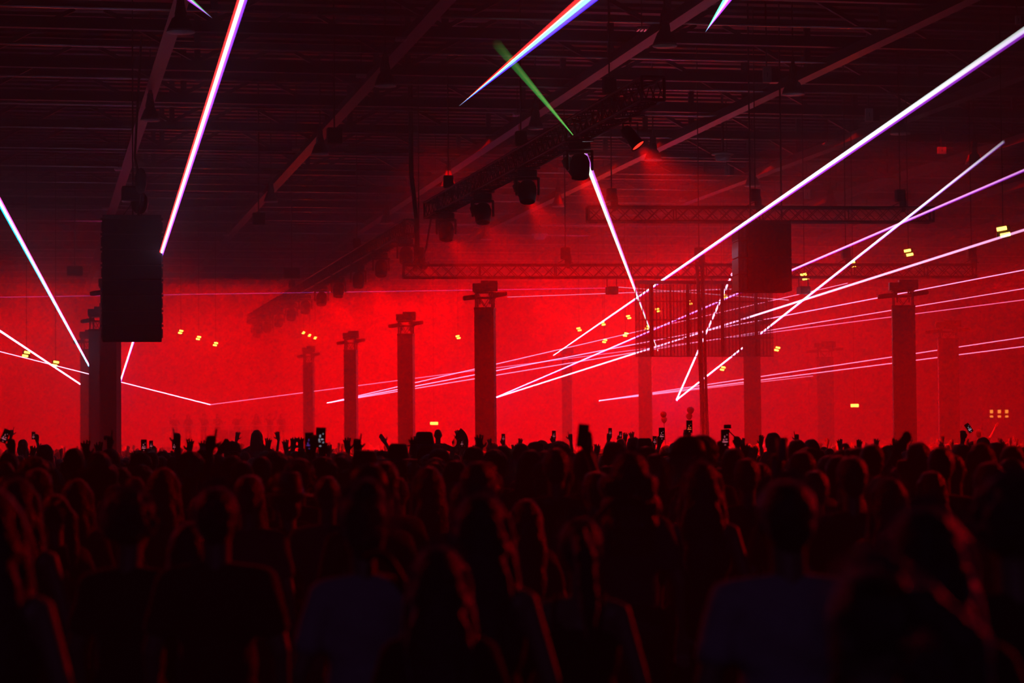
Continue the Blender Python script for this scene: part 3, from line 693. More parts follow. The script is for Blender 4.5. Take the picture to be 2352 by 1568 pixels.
# --- nearest people, one by one
NEAR = [
 (2000, 1297, 4.3, dict(hair='ponytail', fem=True, shirt='tank', hm=M_hair2, fine=True, wide=1.02, rot=.35, label='nearest person at the lower right with a ponytail held by a shiny clip')),
 (2122, 1160, 5.4, dict(hair='long', fem=True, shirt='black', fine=True, wide=1.06, rot=-.2, label='person with long dark hair looming behind the ponytail at the lower right')),
 (2325, 1080, 6.4, dict(hair='curly', shirt='black', fine=True, rot=-.1, label='person with a big round head of hair cut by the right edge')),
 (1806, 1100, 7.4, dict(hair='short', shirt='pale', fine=True, wide=1.12, rot=-.1, label='broad-shouldered person in a pale T-shirt, lower right of centre')),
 (832, 1098, 8.2, dict(hair='bun', fem=True, shirt='pale', fine=True, hm=M_hair2, rot=.1, label='person with a messy glowing bun and pale top crossed by a dark strap')),
 (1008, 1250, 7.2, dict(hair='long', fem=True, shirt='black', fine=True, rot=-.2, label='short person with long dark hair in front of the pale top')),
 (1106, 1130, 7.9, dict(hair='long', fem=True, shirt='tank', fine=True, rot=-.3, label='person with long hair and a bare lit shoulder, bottom centre')),
 (1335, 1185, 8.4, dict(hair='ponytail', fem=True, shirt='tank', fine=True, rot=-.45, label='person with a rim-lit ponytail, lower centre right')),
 (300, 1119, 9.4, dict(hair='curly', shirt='dark', fine=True, label='person with bushy dark hair and a broad back, lower left')),
 (498, 1116, 9.0, dict(hair='short', fine=True, shirt='maroon', wide=1.05, label='person with rounded short hair and a lit shoulder, lower left of centre')),
 (438, 1197, 9.8, dict(hair='long', fem=True, shirt='tank', label='short person with long black hair below the bushy-haired person')),
 (40, 1095, 10.5, dict(hair='long', fem=True, shirt='tank', fine=True, rot=-.3, label='person with long red-lit hair at the left edge')),
 (-14, 1120, 7.2, dict(hair='long', fem=True, shirt='tank', rot=-.3, label='person cut by the left edge, only a bare lit shoulder showing')),
 (2392, 1150, 6.0, dict(hair='bob', fem=True, shirt='tank', label='person cut by the right edge, only a lit arm showing')),
 (178, 1098, 14, dict(hair='long', fem=True, shirt='dark', label='person with long hair right of the red-lit hair at the left edge')),
 (376, 1072, 14, dict(hair='long', fem=True, shirt='tank', hm=M_hair2, rot=-.4, label='person with straight rim-lit hair above the bushy-haired person')),
 (570, 1098, 14.5, dict(hair='long', fem=True, shirt='tank', label='person with wavy rim-lit hair right of the rounded short hair')),
 (660, 1084, 14, dict(hair='hat', shirt='dark', label='person in a brimmed hat left of the messy bun')),
 (845, 1064, 11.5, dict(hair='cap', shirt='black', rot=.2, label='person in a dark cap right behind the messy bun')),
 (838, 1034, 17, dict(hair='hat', shirt='black', label='person in a wide hat in front of the second column')),
 (982, 1069, 15, dict(hair='long', fem=True, shirt='black', label='person with smooth dark hair below the tall hat')),
 (1047, 1055, 18, dict(hair='wavy', fem=True, shirt='black', label='person with wavy dark hair right of the smooth dark hair')),
 (1103, 1058, 12.5, dict(hair='short', shirt='black', rot=-1.2, label='short-haired person turning their face right, under the centre column')),
 (1447, 1034, 12, dict(hair='wavy', fem=True, shirt='grey', fine=True, hm=M_hair2, rot=-.3, label='tall person with long wavy hair and a diagonal bag strap')),
 (1612, 1057, 12, dict(hair='long', fem=True, shirt='tank', fine=True, rot=-.3, label='person with long rim-lit hair below the curved cap')),
 (1578, 998, 15.5, dict(hair='cap', shirt='black', rot=1.1, label='person in a curved-brim cap facing left, left of the cable bundle')),
 (1612, 996, 17, dict(hair='curly', shirt='black', label='person with round hair directly behind the curved-brim cap')),
 (1742, 1062, 16, dict(hair='bob', shirt='black', fem=True, label='person with a dark bob left of the broad-shouldered person')),
 (1840, 1034, 15.5, dict(hair='bald', shirt='grey', rot=.2, wide=1.1, label='close-cropped person with a lit ear and shoulder line')),
 (1684, 1027, 16, dict(hair='short', shirt='black', label='short-haired person with hair swept right, right of the curved cap')),
 (2040, 1095, 12, dict(hair='long', fem=True, shirt='tank', fine=True, label='person with pointed rim-lit hair outline left of the looming long hair')),
 (1925, 1044, 16, dict(hair='bob', fem=True, shirt='black', label='person with a dark bob right of the close-cropped person')),
 (2002, 1018, 17, dict(hair='short', shirt='dark', label='person with a large rounded head left of the waving arm')),
 (1965, 1026, 18, dict(hair='short', shirt='dark', rot=.6, label='person half hidden left of the large rounded head')),
 (2110, 1014, 17, dict(hair='wavy', fem=True, shirt='black', label='person with wavy hair just right of the waving arm')),
 (2161, 1024, 15, dict(hair='short', shirt='black', label='person with a lit collar in front of the far right column')),
 (2205, 1018, 21, dict(hair='short', shirt='dark', label='small-headed person right of the lit collar')),
 (2253, 1015, 18, dict(hair='long', fem=True, shirt='black', label='person with smooth oval hair, first of three before the right edge')),
 (2286, 1014, 22, dict(hair='short', shirt='grey', label='person between the smooth oval hair and the flat-topped head')),
 (2324, 1021, 17, dict(hair='short', shirt='black', label='person with a flat-topped head near the right edge')),
 (2350, 1028, 18, dict(hair='curly', shirt='black', label='person with curly hair at the very right edge of the middle crowd')),
 (1345, 1029, 16, dict(hair='short', shirt='black', label='round dark head below the raised black phone')),
 (1293, 1045, 17, dict(hair='short', shirt='dark', rot=-.9, label='short-haired person glancing right, left of the round dark head')),
 (1218, 1031, 19, dict(hair='long', fem=True, shirt='black', label='long-haired person right of the centre column')),
 (1252, 1033, 20, dict(hair='short', shirt='black', label='person right beside the long hair, right of the centre column')),
 (1135, 1030, 20, dict(hair='curly', shirt='dark', label='curly-haired person under the right edge of the centre column')),
 (1155, 1021, 24, dict(hair='short', shirt='dark', label='short-haired person peeking over the curly hair')),
 (1196, 1017, 25, dict(hair='short', shirt='black', label='person with swept hair between the centre column and the profile face')),
 (1231, 1013, 27, dict(hair='short', shirt='grey', rot=-1.4, label='person showing a lit profile face right of the centre column')),
 (1285, 1011, 24, dict(hair='curly', shirt='black', label='dark curly head left of the raised black phone')),
 (1265, 1017, 27, dict(hair='cap', shirt='dark', label='capped head between the profile face and the dark curly head')),
 (1088, 1024, 22, dict(hair='cap', shirt='black', label='capped person in front of the tall centre column')),
 (1010, 1028, 24, dict(hair='cap', shirt='dark', rot=-1.3, label='person in a peaked cap facing right below the folding fan')),
 (914, 1018, 22, dict(hair='hat', shirt='black', label='person in a flat-brimmed hat left of the tall hat')),
 (975, 991, 28, dict(hair='hat', shirt='black', wide=1.1, label='tall person in a tall brimmed hat, left of the folding fan')),
 (743, 1047, 18, dict(hair='curly', shirt='black', label='round-haired person below the two bright phones')),
 (688, 1050, 16, dict(hair='curly', fem=True, shirt='black', label='person with full hair left of the round-haired person')),
 (600, 1046, 19, dict(hair='short', shirt='black', label='dark round head below the figure with raised arms')),
 (534, 1044, 19, dict(hair='short', shirt='dark', label='dark head below the round cap silhouette')),
 (533, 1012, 27, dict(hair='cap', shirt='black', rot=2.9, label='round cap silhouette right of the pointing arm')),
 (437, 1034, 19, dict(hair='curly', shirt='black', label='curly head left of the pointing arm')),
 (470, 1028, 21, dict(hair='short', shirt='black', label='short-haired head left of the pointing arm, behind the curly head')),
 (170, 1027, 20, dict(hair='short', shirt='black', label='dark round head in front of the leftmost column')),
 (227, 1035, 17, dict(hair='wavy', fem=True, shirt='black', label='wide-haired person in front of the darkest column')),
 (78, 1046, 16, dict(hair='curly', shirt='black', label='large dark head above the red-lit hair at the left edge')),
 (105, 1019, 27, dict(hair='short', shirt='dark', label='flat-topped head at the left, right of the raised arm pair')),
 (252, 1029, 22, dict(hair='bob', fem=True, shirt='black', label='dark bob between the darkest column and the bent-wrist arm')),
 (20, 1038, 20, dict(hair='short', shirt='black', label='head at the very left edge below the hand and phone')),
 (1505, 1040, 18, dict(hair='long', fem=True, shirt='black', label='person with a lit hair edge right of the diagonal bag strap')),
 (1830, 1008, 22, dict(hair='short', shirt='black', label='flat-haired person just right of the pink glow')),
 (1864, 1007, 25, dict(hair='short', shirt='black', label='round head right of the flat-haired person')),
 (1775, 992, 28, dict(hair='short', shirt='dark', label='taller round head just right of the column behind the screen')),
 (1480, 1006, 30, dict(hair='hat', shirt='grey', label='person in a pale sun hat below the screen column')),
 (1455, 1003, 30, dict(hair='short', shirt='dark', label='round head left of the pale sun hat')),
 (1485, 1023, 22, dict(hair='cap', shirt='dark', rot=3, label='backwards-capped head below the pale sun hat')),
 (1408, 1014, 24, dict(hair='cap', shirt='dark', rot=1.2, label='dark capped head right of the raised black phone')),
]
for px, top, d, k in NEAR: place(px, top, d, **k)
# straps, clip
def strap(px1, py1, px2, py2, d, lb, r=.014):
    a, b = at(px1, py1, d), at(px2, py2, d); m = (a+b)/2; t = MB(); pts = []
    for i in range(9):
        u = i/8; p = a.lerp(b, u)+V((0, 0, .05*math.sin(PI*u)))+ray(px1, py1)*-.03*math.sin(PI*u); pts.append(p-m)
    t.path(pts, r, 8); o = t.build('bag_strap', M_black, None, m); tag(o, lb, 'bag strap')
strap(842, 1282, 930, 1345, 8.02, 'dark strap across the pale top of the person with the messy bun')
strap(1368, 1192, 1470, 1150, 11.8, 'diagonal dark bag strap on the tall person with wavy hair')
c = at(2035, 1292, 4.12); hc = thing('hair_clip', 'shiny wide hair clip on the ponytail at the lower right', 'hair clip', c, .2)
MB().cap((-.035, 0, .012), (.03, 0, -.01), .011, .013, 12).build('clip_bar', M_refl, hc)
for q in (-.03, 0, .03): MB().cap((q, -.005, -.01), (q*.8, .01, -.028), .004, .003, 8).build('tooth', M_refl, hc)
# --- phones and raised hands
M_scr = mat('phone_screen', (.05, .05, .05), .2, emit=(1, .2, .3), es=.55); M_scr2 = mat('bright_phone_screen', (.05, .05, .05), .2, emit=(.75, .8, 1), es=.6)
M_scr3 = mat('blue_phone_screen', (.05, .05, .05), .2, emit=(.25, .1, .8), es=.3); M_scr4 = mat('orange_phone_screen', (.05, .05, .05), .2, emit=(1, .12, .04), es=.9)
def phone(p, lb, scr, tilt=0, size=1., lit=.8, yaw=-.2):
    t = thing('phone', lb, 'phone', p, yaw, 'phones held up to film'); t.rotation_euler = (0, tilt, yaw); t.scale = (size*.88,)*3
    MB().bevbox((0, 0, 0), (.078, .009, .16), .004).build('body', M_black, t)
    if scr:
        s = MB()
        for bx, bz, bw, bh in ((0, -.035, .058, .012), (-.012, -.017, .012, .018), (.013, -.012, .02, .008), (-.004, .012, .008, .022), (.018, .03, .007, .007), (.0, -.064, .014, .007)):
            s.ell((bx, -.0058, bz), (bw/2, .0012, bh/2), 10)
        s.build('lit_picture', scr, t)
    MB().box((.022, .006, .058), (.02, .004, .03)).build('camera_lens', M_dark, t)
HANDS = [
 (286, 986, 'point', -1, dict(d=22, hair='cap', shirt='black', rot=.9, label='person in a cap with a bent-wrist arm raised, right of the darkest column')),
 (401, 983, 'point', 1, dict(d=25, hair='short', shirt='black', label='person reaching one long arm up, between the bent wrist and the pointing arm')),
 (478, 983, 'point', -1, dict(d=17, hair='short', shirt='dark', label='person pointing one thick arm up, left of the round cap silhouette')),
 (190, 1009, 'open', -1, dict(d=24, hair='short', shirt='dark', label='person with a spread hand in front of the leftmost column')),
 (220, 1013, 'open', -1, dict(d=26, hair='short', shirt='dark', label='person with a small hand raised in front of the darkest column')),
 (462, 1009, 'open', -1, dict(d=27, hair='short', shirt='dark', label='person with a spread hand left of the thick pointing arm')),
 (432, 1006, 'open', 1, dict(d=30, hair='short', shirt='dark', label='person with a hand up beside the curly head')),
 (523, 1007, 'wave', 1, dict(d=26, hair='short', shirt='dark', label='person with a drooping hand left of the round cap silhouette')),
 (613, 1004, 'open', 1, dict(d=34, hair='short', shirt='dark', label='person with a flat hand right of the figure with raised arms')),
 (653, 1008, 'open', -1, dict(d=34, hair='short', shirt='dark', label='person with a small hand raised left of the clapping pair')),
 (718, 984, 'point', -1, dict(d=20, hair='long', fem=True, shirt='black', label='person with a pointing hand raised between the two bright phones')),
 (818, 994, 'point', -1, dict(d=22, hair='short', shirt='black', label='person raising one finger in front of the second column')),
 (795, 1003, 'open', -1, dict(d=30, hair='short', shirt='dark', label='person with a tiny hand left of the raised finger')),
 (870, 996, 'wave', -1, dict(d=42, hair='short', shirt='grey', label='person waving far back between two columns')),
 (1100, 996, 'open', -1, dict(d=26, hair='short', shirt='grey', label='person with a slim arm up in front of the tall centre column')),
 (948, 1000, 'flat' if False else 'open', -1, dict(d=24, hair='short', shirt='dark', label='person with a hand beside the tall hat')),
 (1452, 990, 'open', -1, dict(d=44, hair='short', shirt='dark', label='far person with one hand up left of the screen column')),
 (1437, 992, 'open', 1, dict(d=46, hair='short', shirt='dark', label='far person with a hand up left of the filming pair')),
 (2086, 988, 'wave', 1, dict(d=16, hair='wavy', fem=True, shirt='black', rot=-.5, label='person waving a flat hand in front of the large right column')),
 (1715, 1015, 'open', 1, dict(d=24, hair='short', shirt='black', label='person with spread fingers left of the mesh screen column')),
 (1832, 990, 'point', 1, dict(d=40, hair='short', shirt='dark', label='far person with a thin arm up right of the pink glow')),
 (1310, 990, 'point', 1, dict(d=45, hair='short', shirt='grey', label='far person with an arm up left of the raised black phone')),
]
for px, tip, pose, side, k in HANDS: reach(px, tip, pose, side, **k)
PH = [(12, 1008, 24, 'phone', M_scr, .4, 1., 'phone held at the very left edge'),
      (330, 1029, 26, 'phone', M_scr, 0, .95, 'pink-lit phone right of the bent-wrist arm'),
      (347, 1025, 40, 'phone', M_scr, 0, .95, 'small pink-lit phone left of the long raised arm'),
      (400, 1027, 36, 'phone', M_scr, 0, .95, 'small bright phone right of the long raised arm'),
      (709, 1021, 22, 'phone', M_scr3, 0, 1.15, 'dark blue-lit phone left of the raised pointing hand'),
      (735, 1013, 20, 'phone', M_scr2, .05, 1.25, 'brightest white-lit phone right of the raised pointing hand'),
      (1271, 1002, 42, 'phone', M_scr, 0, 1., 'pink-lit phone left of the raised black phone'),
      (1400, 995, 45, 'phone', M_scr, 0, 1., 'lit phone in front of a far round head'),
      (1424, 1001, 48, 'phone', M_scr, 0, .9, 'tiny lit phone left of the screen column'),
      (1518, 1001, 34, 'phone', M_scr, 0, 1.25, 'tall lit phone right of the screen column'),
      (1502, 1015, 40, 'phone', M_scr, 0, 1., 'small phone below the tall lit phone'),
      (1581, 985, 30, 'phone', M_scr4, 0, 1.1, 'orange-lit phone above the curved-brim cap'),
      (1662, 1013, 23, 'phone', M_scr, 0, 1.15, 'large dark phone below the selfie camera'),
      (2222, 988, 32, 'phone', M_scr2, -.6, .95, 'tilted white-lit phone at the far right'),
      (1155, 1008, 46, 'phone', M_scr, 0, 1., 'tiny lit phone right of the centre column'),
      (1060, 1020, 42, 'phone', M_scr, 0, 1., 'small pink-lit phone right of the folding fan')]
def holder(px, py, d, side, lb, shirt='dark', hair='short'):
    # the holder's wrist sits just under the held thing
    return reach(px, py-3, 'phone', side, d=d, fix=False, hair=hair, shirt=shirt, label=lb)
for i, (px, py, d, pose, scr, tl, sz, lb) in enumerate(PH):
    sd = -1 if i % 2 else 1
    o, p = holder(px, py, d, sd, 'person filming with the '+lb, ['dark', 'black', 'grey'][i % 3], ['short', 'bob', 'curly', 'short'][i % 4])
    d = pix(p)[2]; phone(at(px, py, d-.02)+V((0, -.05, .03)), lb, scr, tl, sz)
o, p = reach(1349, 985, 'phone', 1, d=15, hair='short', shirt='black', label='person in dark top lifting the black phone high')
phone(at(1339, 1000, 14.7), 'large unlit black phone raised high right of centre', None, .12, 1.0)
# selfie camera on a stick
q = at(1671, 983, 30); sc_ = thing('selfie_camera', 'small camera and phone rig held up on a stick below the mesh screen', 'camera', q, -.2)
MB().bevbox((0, 0, .02), (.09, .04, .05), .01).build('camera_body', M_black, sc_); MB().bevbox((-.01, 0, -.035), (.07, .05, .045), .012).build('mount', M_black, sc_)
MB().tube((-.02, -.03, -.035), (-.02, -.045, -.035), .012, 10).build('lens', M_refl, sc_); MB().tube((.02, .0, -.04), (.11, .0, -.13), .007, 8).build('stick', M_dark, sc_)
reach(1697, 1000, 'phone', 1, d=30, hair='short', shirt='dark', label='person holding the selfie stick below the mesh screen')
# pink cup shape added in place of a lit hand with a phone
q = at(1796, 1030, 13.5); gc = thing('cup_stand_in', 'pink cup-shaped stand-in for a lit hand with phone, below the right screen column', 'cup', q)
MB().lathe([(.001, -.07), (.028, -.07), (.036, .06), (.033, .06), (.026, -.065)], 20).build('cup_wall', mat('pink_plastic', (.9, .35, .45), .4, 0, 5, .1), gc)
MB().lathe([(.001, -.06), (.026, -.062), (.032, .03), (.001, .03)], 20).build('drink', mat('pink_core', (.9, .3, .4), .3), gc)
reach(1796, 1036, 'phone', -1, d=13.5, s=.9, hair='short', shirt='black', label='person holding the pink translucent cup')
# folding fan
q = at(1038, 1015, 44); fn = thing('folding_fan', 'open folding fan held beside the person lifted on shoulders', 'fan', q, -.2)
fb = MB(); n = 22; R_ = .3; a0, a1 = 1.0, -1.25; vs = [(0, 0, 0)]
for i in range(n+1):
    a = a0+(a1-a0)*i/n; yy = .012*(1 if i % 2 else -1); vs += [(math.cos(a)*.09, yy*.4, math.sin(a)*.09), (math.cos(a)*R_, yy, math.sin(a)*R_)]
fs = [(1+2*i, 2+2*i, 4+2*i, 3+2*i) for i in range(n)]
fb.add(vs, fs); fb.add([(v[0], v[1]+.003, v[2]) for v in vs], [f[::-1] for f in fs]); fb.build('fan_leaf', M_clad, fn)
for i in range(0, n+1, 2): a = a0+(a1-a0)*i/n; MB().tube((0, 0, 0), (math.cos(a)*R_, -.004, math.sin(a)*R_), .004, 5).build('fan_rib', M_dark, fn)
# people lifted on shoulders
def lifted(px, top, d, arms, lb, lb2, hair='short', fem=False, shirt='dark', rot=-.2):
    p = at(px, top, d); s = .92; z = p.z-TOPZ[hair]*s
    person(p.x, p.y, s, arms=arms, fem=fem, hair=hair, shirt=shirt, rot=rot, label=lb, seated=True, z=z)
    person(p.x, p.y+.12, (z+.90*s)/1.42, hair='short', shirt='dark', rot=rot, label=lb2)
lifted(1006, 985, 44, ('flex', 'bent'), 'person with cropped hair lifted above the crowd beside the folding fan', 'person carrying the fan waver on their shoulders', 'bald')
lifted(590, 986, 42, ('flex', 'flex'), 'long-haired figure lifted above the crowd with both arms raised', 'person carrying the figure with raised arms', 'long', True)
lifted(53, 1008, 40, ('phone', 'point'), 'person lifted above the crowd at the left with one arm straight up', 'person carrying the lifted person at the left', 'bob', True)
lifted(2247, 985, 60, ('wave', 'down'), 'faint far figure lifted above the crowd at the far right', 'person carrying the faint far figure')
phone(at(77, 1000, 39.8), 'small lit phone held by the lifted person at the left', M_scr, 0, .9)
reach(687, 1003, 'clap', 1, d=33, hair='short', shirt='dark', other='clap', label='person clapping overhead left of the blue-lit phone')
# balloons
for px, py, d, wpx, lb in [(1524, 952, 62, 15, 'upper balloon of the left pair below the mesh screen'), (1525.5, 964, 62, 14, 'lower balloon of the left pair below the mesh screen'),
                           (1586, 942, 66, 17, 'upper balloon of the right pair beside the cable bundle'), (1583, 956, 66, 15, 'lower balloon of the right pair beside the cable bundle')]:
    p = at(px, py, d); r = wpx/2/F*d; t = thing('balloon', lb, 'balloon', p, 0, 'balloons floating over the crowd')
    MB().lathe([(.001, -1.25*r), (.12*r, -1.25*r), (.1*r, -1.15*r), (.5*r, -.85*r), (.88*r, -.3*r), (r, .15*r), (.85*r, .65*r), (.45*r, .93*r), (.001, r)], 24).build('balloon_skin', M_red_rubber, t)
    MB().path([(0, 0, -1.2*r), (.05, 0, -.8), (0, .02, -1.6), (.03, 0, 1.7-p.z)], .005, 5).build('string', M_cable, t)
# ------------------------------------------------------------------ the rest of the crowd
LM = [(188, 'the leftmost column'), (248, 'the darkest column'), (440, 'the curly head by the pointing arm'), (590, 'the figure with raised arms'), (710, 'the smallest column'), (802, 'the third column'), (932, 'the second column'),
      (1040, 'the folding fan'), (1110, 'the tall centre column'), (1340, 'the raised black phone'), (1480, 'the column at the screen edge'), (1615, 'the cable bundle'), (1725, 'the column behind the screen'), (1882, 'the hazy right column'), (2073, 'the large right column'), (2175, 'the far right column')]
ORD = ['nearest', 'second', 'third', 'fourth', 'fifth', 'sixth', 'seventh', 'eighth', 'ninth', 'tenth', 'eleventh', 'twelfth', 'thirteenth', 'fourteenth', 'fifteenth', 'sixteenth']
_rb = next(o for o in S.objects if o.name.startswith('rope_bundle')).location
cand = []; rr = random.Random(21); d = 12.2
colxy = [(c[0], c[1]) for c in COLS]
while d < 128:
    step = .62+.006*d; halfw = 1650/F*d; xx = -halfw
    while xx < halfw:
        px = CX+xx/d*F; dd = d+rr.uniform(-.22, .22)*(1+.01*d); p = at(px, hor(px), dd); xj = p.x+rr.uniform(-.12, .12)
        cand.append((dd, xj, p.y, abs(px-CX) > 1215)); xx += .56+.006*d+rr.uniform(0, .25)
    d += step
cand = [c for c in cand if free(c[1], c[2], .52, PEOPLE) and free(c[1], c[2], .75, colxy) and not (118 < c[2] < 126 and 4.5 < c[1] < 14.5) and free(c[1], c[2], .6, [(_rb.x, _rb.y)]) and X0+.5 < c[1] < X1-.5 and c[0] > 12.4]
nind = max(0, 296-len(PEOPLE)); vis = sorted(c for c in cand if not c[3]); ind = [c[:3] for c in vis[:nind]]; rest = [c[:3] for c in vis[nind:]]+[c[:3] for c in sorted(cand) if c[3]]
STY = [('short', False), ('short', False), ('curly', False), ('long', True), ('long', True), ('bob', True), ('ponytail', True), ('cap', False), ('bald', False), ('wavy', True)]
HW = {'short': 'short-haired', 'curly': 'curly-haired', 'long': 'long-haired', 'bob': 'bob-haired', 'ponytail': 'ponytailed', 'cap': 'capped', 'bald': 'crop-headed', 'wavy': 'wavy-haired'}
POSES = [('down', 'down')]*8+[('bent', 'bent')]*2+[('down', 'bent'), ('down', 'phone')]
AW = {('down', 'down'): 'arms down', ('bent', 'bent'): 'hands at the chest', ('down', 'bent'): 'one hand at the chest', ('open', 'down'): 'one open hand raised', ('down', 'phone'): 'one arm lifted'}
info = []
for dd, x, y in ind:
    h, fem = rr.choice(STY); a = rr.choice(POSES); c = rr.choice(['black', 'dark', 'grey', 'maroon', 'black']); s = rr.gauss(.925 if fem else .965, .03)
    if dd < 17 and max(ARMS[a[0]][1].z, ARMS[a[1]][1].z) > 1.5: a = ('down', 'down')
    s = max(.86, min(1.005, s)); px, py, _ = pix((x, y, s*1.75))
    info.append((px, py, dd, x, y, h, fem, a, c, s))
cnt = {}
info.sort()
for px, py, dd, x, y, h, fem, a, c, s in info:
    lx, ln = min(LM, key=lambda q: abs(q[0]-px)); sd = 'left of' if px < lx else 'right of'
    band = 'front' if dd < 17 else ('middle' if dd < 22 else 'rear')
    info_key = (ln, sd, band, h, c); cnt.setdefault(info_key, []).append((abs(px-lx), px, dd, x, y, h, fem, a, c, s))
for (ln, sd, band, h, c), L in cnt.items():
    L.sort()
    for i, (_, px, dd, x, y, h, fem, a, c, s) in enumerate(L):
        cw = {'black': 'black', 'dark': 'charcoal', 'grey': 'grey', 'maroon': 'maroon'}[c]
        lb = '%s %s %s person in %s, %s %s' % (ORD[i], band, HW[h], cw, sd, ln)
        person(x, y, s, arms=a, fem=fem, hair=h, shirt=c, rot=rr.uniform(-.5, .4), label=lb, group='people packed on the dance floor', parts=dd < 19)
# everyone farther back: one mass, built from light copies of the same bodies
def lowmesh(arms, fem, hair, ratio):
    key = (arms, fem, False); B = get_body(key); out = []
    bm = bmesh.new()
    for me, mi in ((B[0], 0), (B[3], 1), (B[2], 2), (get_hair(hair), 3)):
        n = len(bm.faces); bm.from_mesh(me); bm.faces.ensure_lookup_table()
        for f in bm.faces[n:]: f.material_index = mi
    me = bpy.data.meshes.new('t'); bm.to_mesh(me); bm.free(); o = bpy.data.objects.new('t', me); S.collection.objects.link(o)
    for q in range(4): me.materials.append(None)
    dm = o.modifiers.new('d', 'DECIMATE'); dm.ratio = ratio
    m2 = bpy.data.meshes.new_from_object(o.evaluated_get(bpy.context.evaluated_depsgraph_get())); bpy.data.objects.remove(o)
    nv = len(m2.vertices); co = np.empty(nv*3, 'f'); m2.vertices.foreach_get('co', co); m2.calc_loop_triangles()
    tr = np.empty(len(m2.loop_triangles)*3, 'i'); m2.loop_triangles.foreach_get('vertices', tr)
    mi = np.empty(len(m2.loop_triangles), 'i'); m2.loop_triangles.foreach_get('material_index', mi)
    return co.reshape(-1, 3), tr.reshape(-1, 3), mi
combos = [(('down', 'down'), False, 'short'), (('down', 'down'), True, 'long'), (('bent', 'bent'), False, 'curly'), (('down', 'down'), True, 'bob'), (('down', 'down'), False, 'cap'), (('down', 'bent'), False, 'bald'),
          (('open', 'down'), False, 'short'), (('down', 'phone'), False, 'short'), (('open', 'open'), True, 'long')]
lod = [[lowmesh(*c, r) for c in combos] for r in (.03, .008)]
mix = [0, 0, 0, 1, 1, 1, 2, 2, 3, 3, 4, 5, 5, 0, 1, 6, 7, 8]
VS, TS, MS = [], [], []; off = 0
for dd, x, y in rest:
    co, tr, mi = lod[0 if dd < 48 else 1][rr.choice(mix)]; s = max(.84, min(1., rr.gauss(.93, .035))); a = rr.uniform(-.6, .5)
    ca, sa = math.cos(a)*s, math.sin(a)*s
    v = np.stack([co[:, 0]*ca-co[:, 1]*sa+x, co[:, 0]*sa+co[:, 1]*ca+y, co[:, 2]*s], 1)
    VS.append(v); TS.append(tr+off); MS.append(mi); off += len(co)
v = np.concatenate(VS).astype('f'); t = np.concatenate(TS).astype('i'); m_ = np.concatenate(MS)
me = bpy.data.meshes.new('crowd'); me.vertices.add(len(v)); me.vertices.foreach_set('co', v.ravel()); me.loops.add(t.size); me.loops.foreach_set('vertex_index', t.ravel())
me.polygons.add(len(t)); me.polygons.foreach_set('loop_start', np.arange(0, t.size, 3, dtype='i')); me.polygons.foreach_set('material_index', m_.astype('i')); me.polygons.foreach_set('use_smooth', np.ones(len(t), bool))
for q in (M_skin, SH['dark'], M_trs, M_hair): me.materials.append(q)
me.update(calc_edges=True); me.validate()
tag(link('crowd', me), 'dense far crowd of small heads and hands filling the hall to the back', 'crowd', None, 'stuff')
# ------------------------------------------------------------------ far platform with people, back left
pl = thing('stage_platform', 'faint raised platform with a rail at the back left of the hall', 'stage', at(520, 1020, 124)*1); pl.location.z = 0
MB().bevbox((0, 0, .9), (6.6, 3, 1.8), .03).build('deck', M_clad, pl)
m = MB(); m.tube((-3.3, -1.5, 2.85), (3.3, -1.5, 2.85), .025, 6); [m.tube((k*1.1, -1.5, 1.8), (k*1.1, -1.5, 2.85), .02, 6) for k in range(-3, 4)]; m.build('rail', M_pipe, pl)
MB().bevbox((.4, -.4, 2.2), (2.2, .7, .9), .03).build('table', M_clad, pl)
for i, (dx, pz) in enumerate([(-2.6, ('down', 'bent')), (-1.9, ('down', 'down')), (-1.1, ('open', 'down')), (-.4, ('bent', 'bent')), (.6, ('down', 'phone')), (1.6, ('down', 'down')), (2.3, ('open', 'open')), (2.9, ('down', 'down'))]):
    q = Vector(pl.location)+V((dx, .6, 1.8))
    person(q.x, q.y, .98, arms=pz, fem=bool(i % 2), hair=['short', 'long', 'curly', 'bob'][i % 4], shirt='dark', rot=PI+.2, z=1.8, parts=False, group='people on the far platform',
           label='%s of the eight faint people on the far platform, counting from its left end' % (['first']+ORD[1:])[i])
# ------------------------------------------------------------------ laser beams
def bmat(col, length, vals):
    """light given off along a beam: colour, beam length, strengths at even distances along it"""
    m = bpy.data.materials.new('laser_light'); m.use_nodes = True; t = m.node_tree; t.nodes.clear()
    o = t.nodes.new('ShaderNodeOutputMaterial'); e = t.nodes.new('ShaderNodeEmission'); e.inputs[0].default_value = (*col, 1)
    mx = max(vals)
    if min(vals) > .93*mx: e.inputs[1].default_value = mx
    else:
        tc = t.nodes.new('ShaderNodeTexCoord'); sp = t.nodes.new('ShaderNodeSeparateXYZ'); dv = t.nodes.new('ShaderNodeMath'); dv.operation = 'DIVIDE'; dv.inputs[1].default_value = length
        cr = t.nodes.new('ShaderNodeValToRGB'); mu = t.nodes.new('ShaderNodeMath'); mu.operation = 'MULTIPLY'; mu.inputs[1].default_value = mx
        n = len(vals)
        while len(cr.color_ramp.elements) < n: cr.color_ramp.elements.new(.5)
        for i, v in enumerate(vals): cr.color_ramp.elements[i].position = i/(n-1)
        for i, v in enumerate(vals): cr.color_ramp.elements[i].color = (v/mx, v/mx, v/mx, 1)
        t.links.new(tc.outputs['Object'], sp.inputs[0]); t.links.new(sp.outputs[2], dv.inputs[0]); t.links.new(dv.outputs[0], cr.inputs[0])
        t.links.new(cr.outputs[0], mu.inputs[0]); t.links.new(mu.outputs[0], e.inputs[1])
    t.links.new(e.outputs[0], o.inputs['Volume']); return m
W_ = (1, .45, .8)
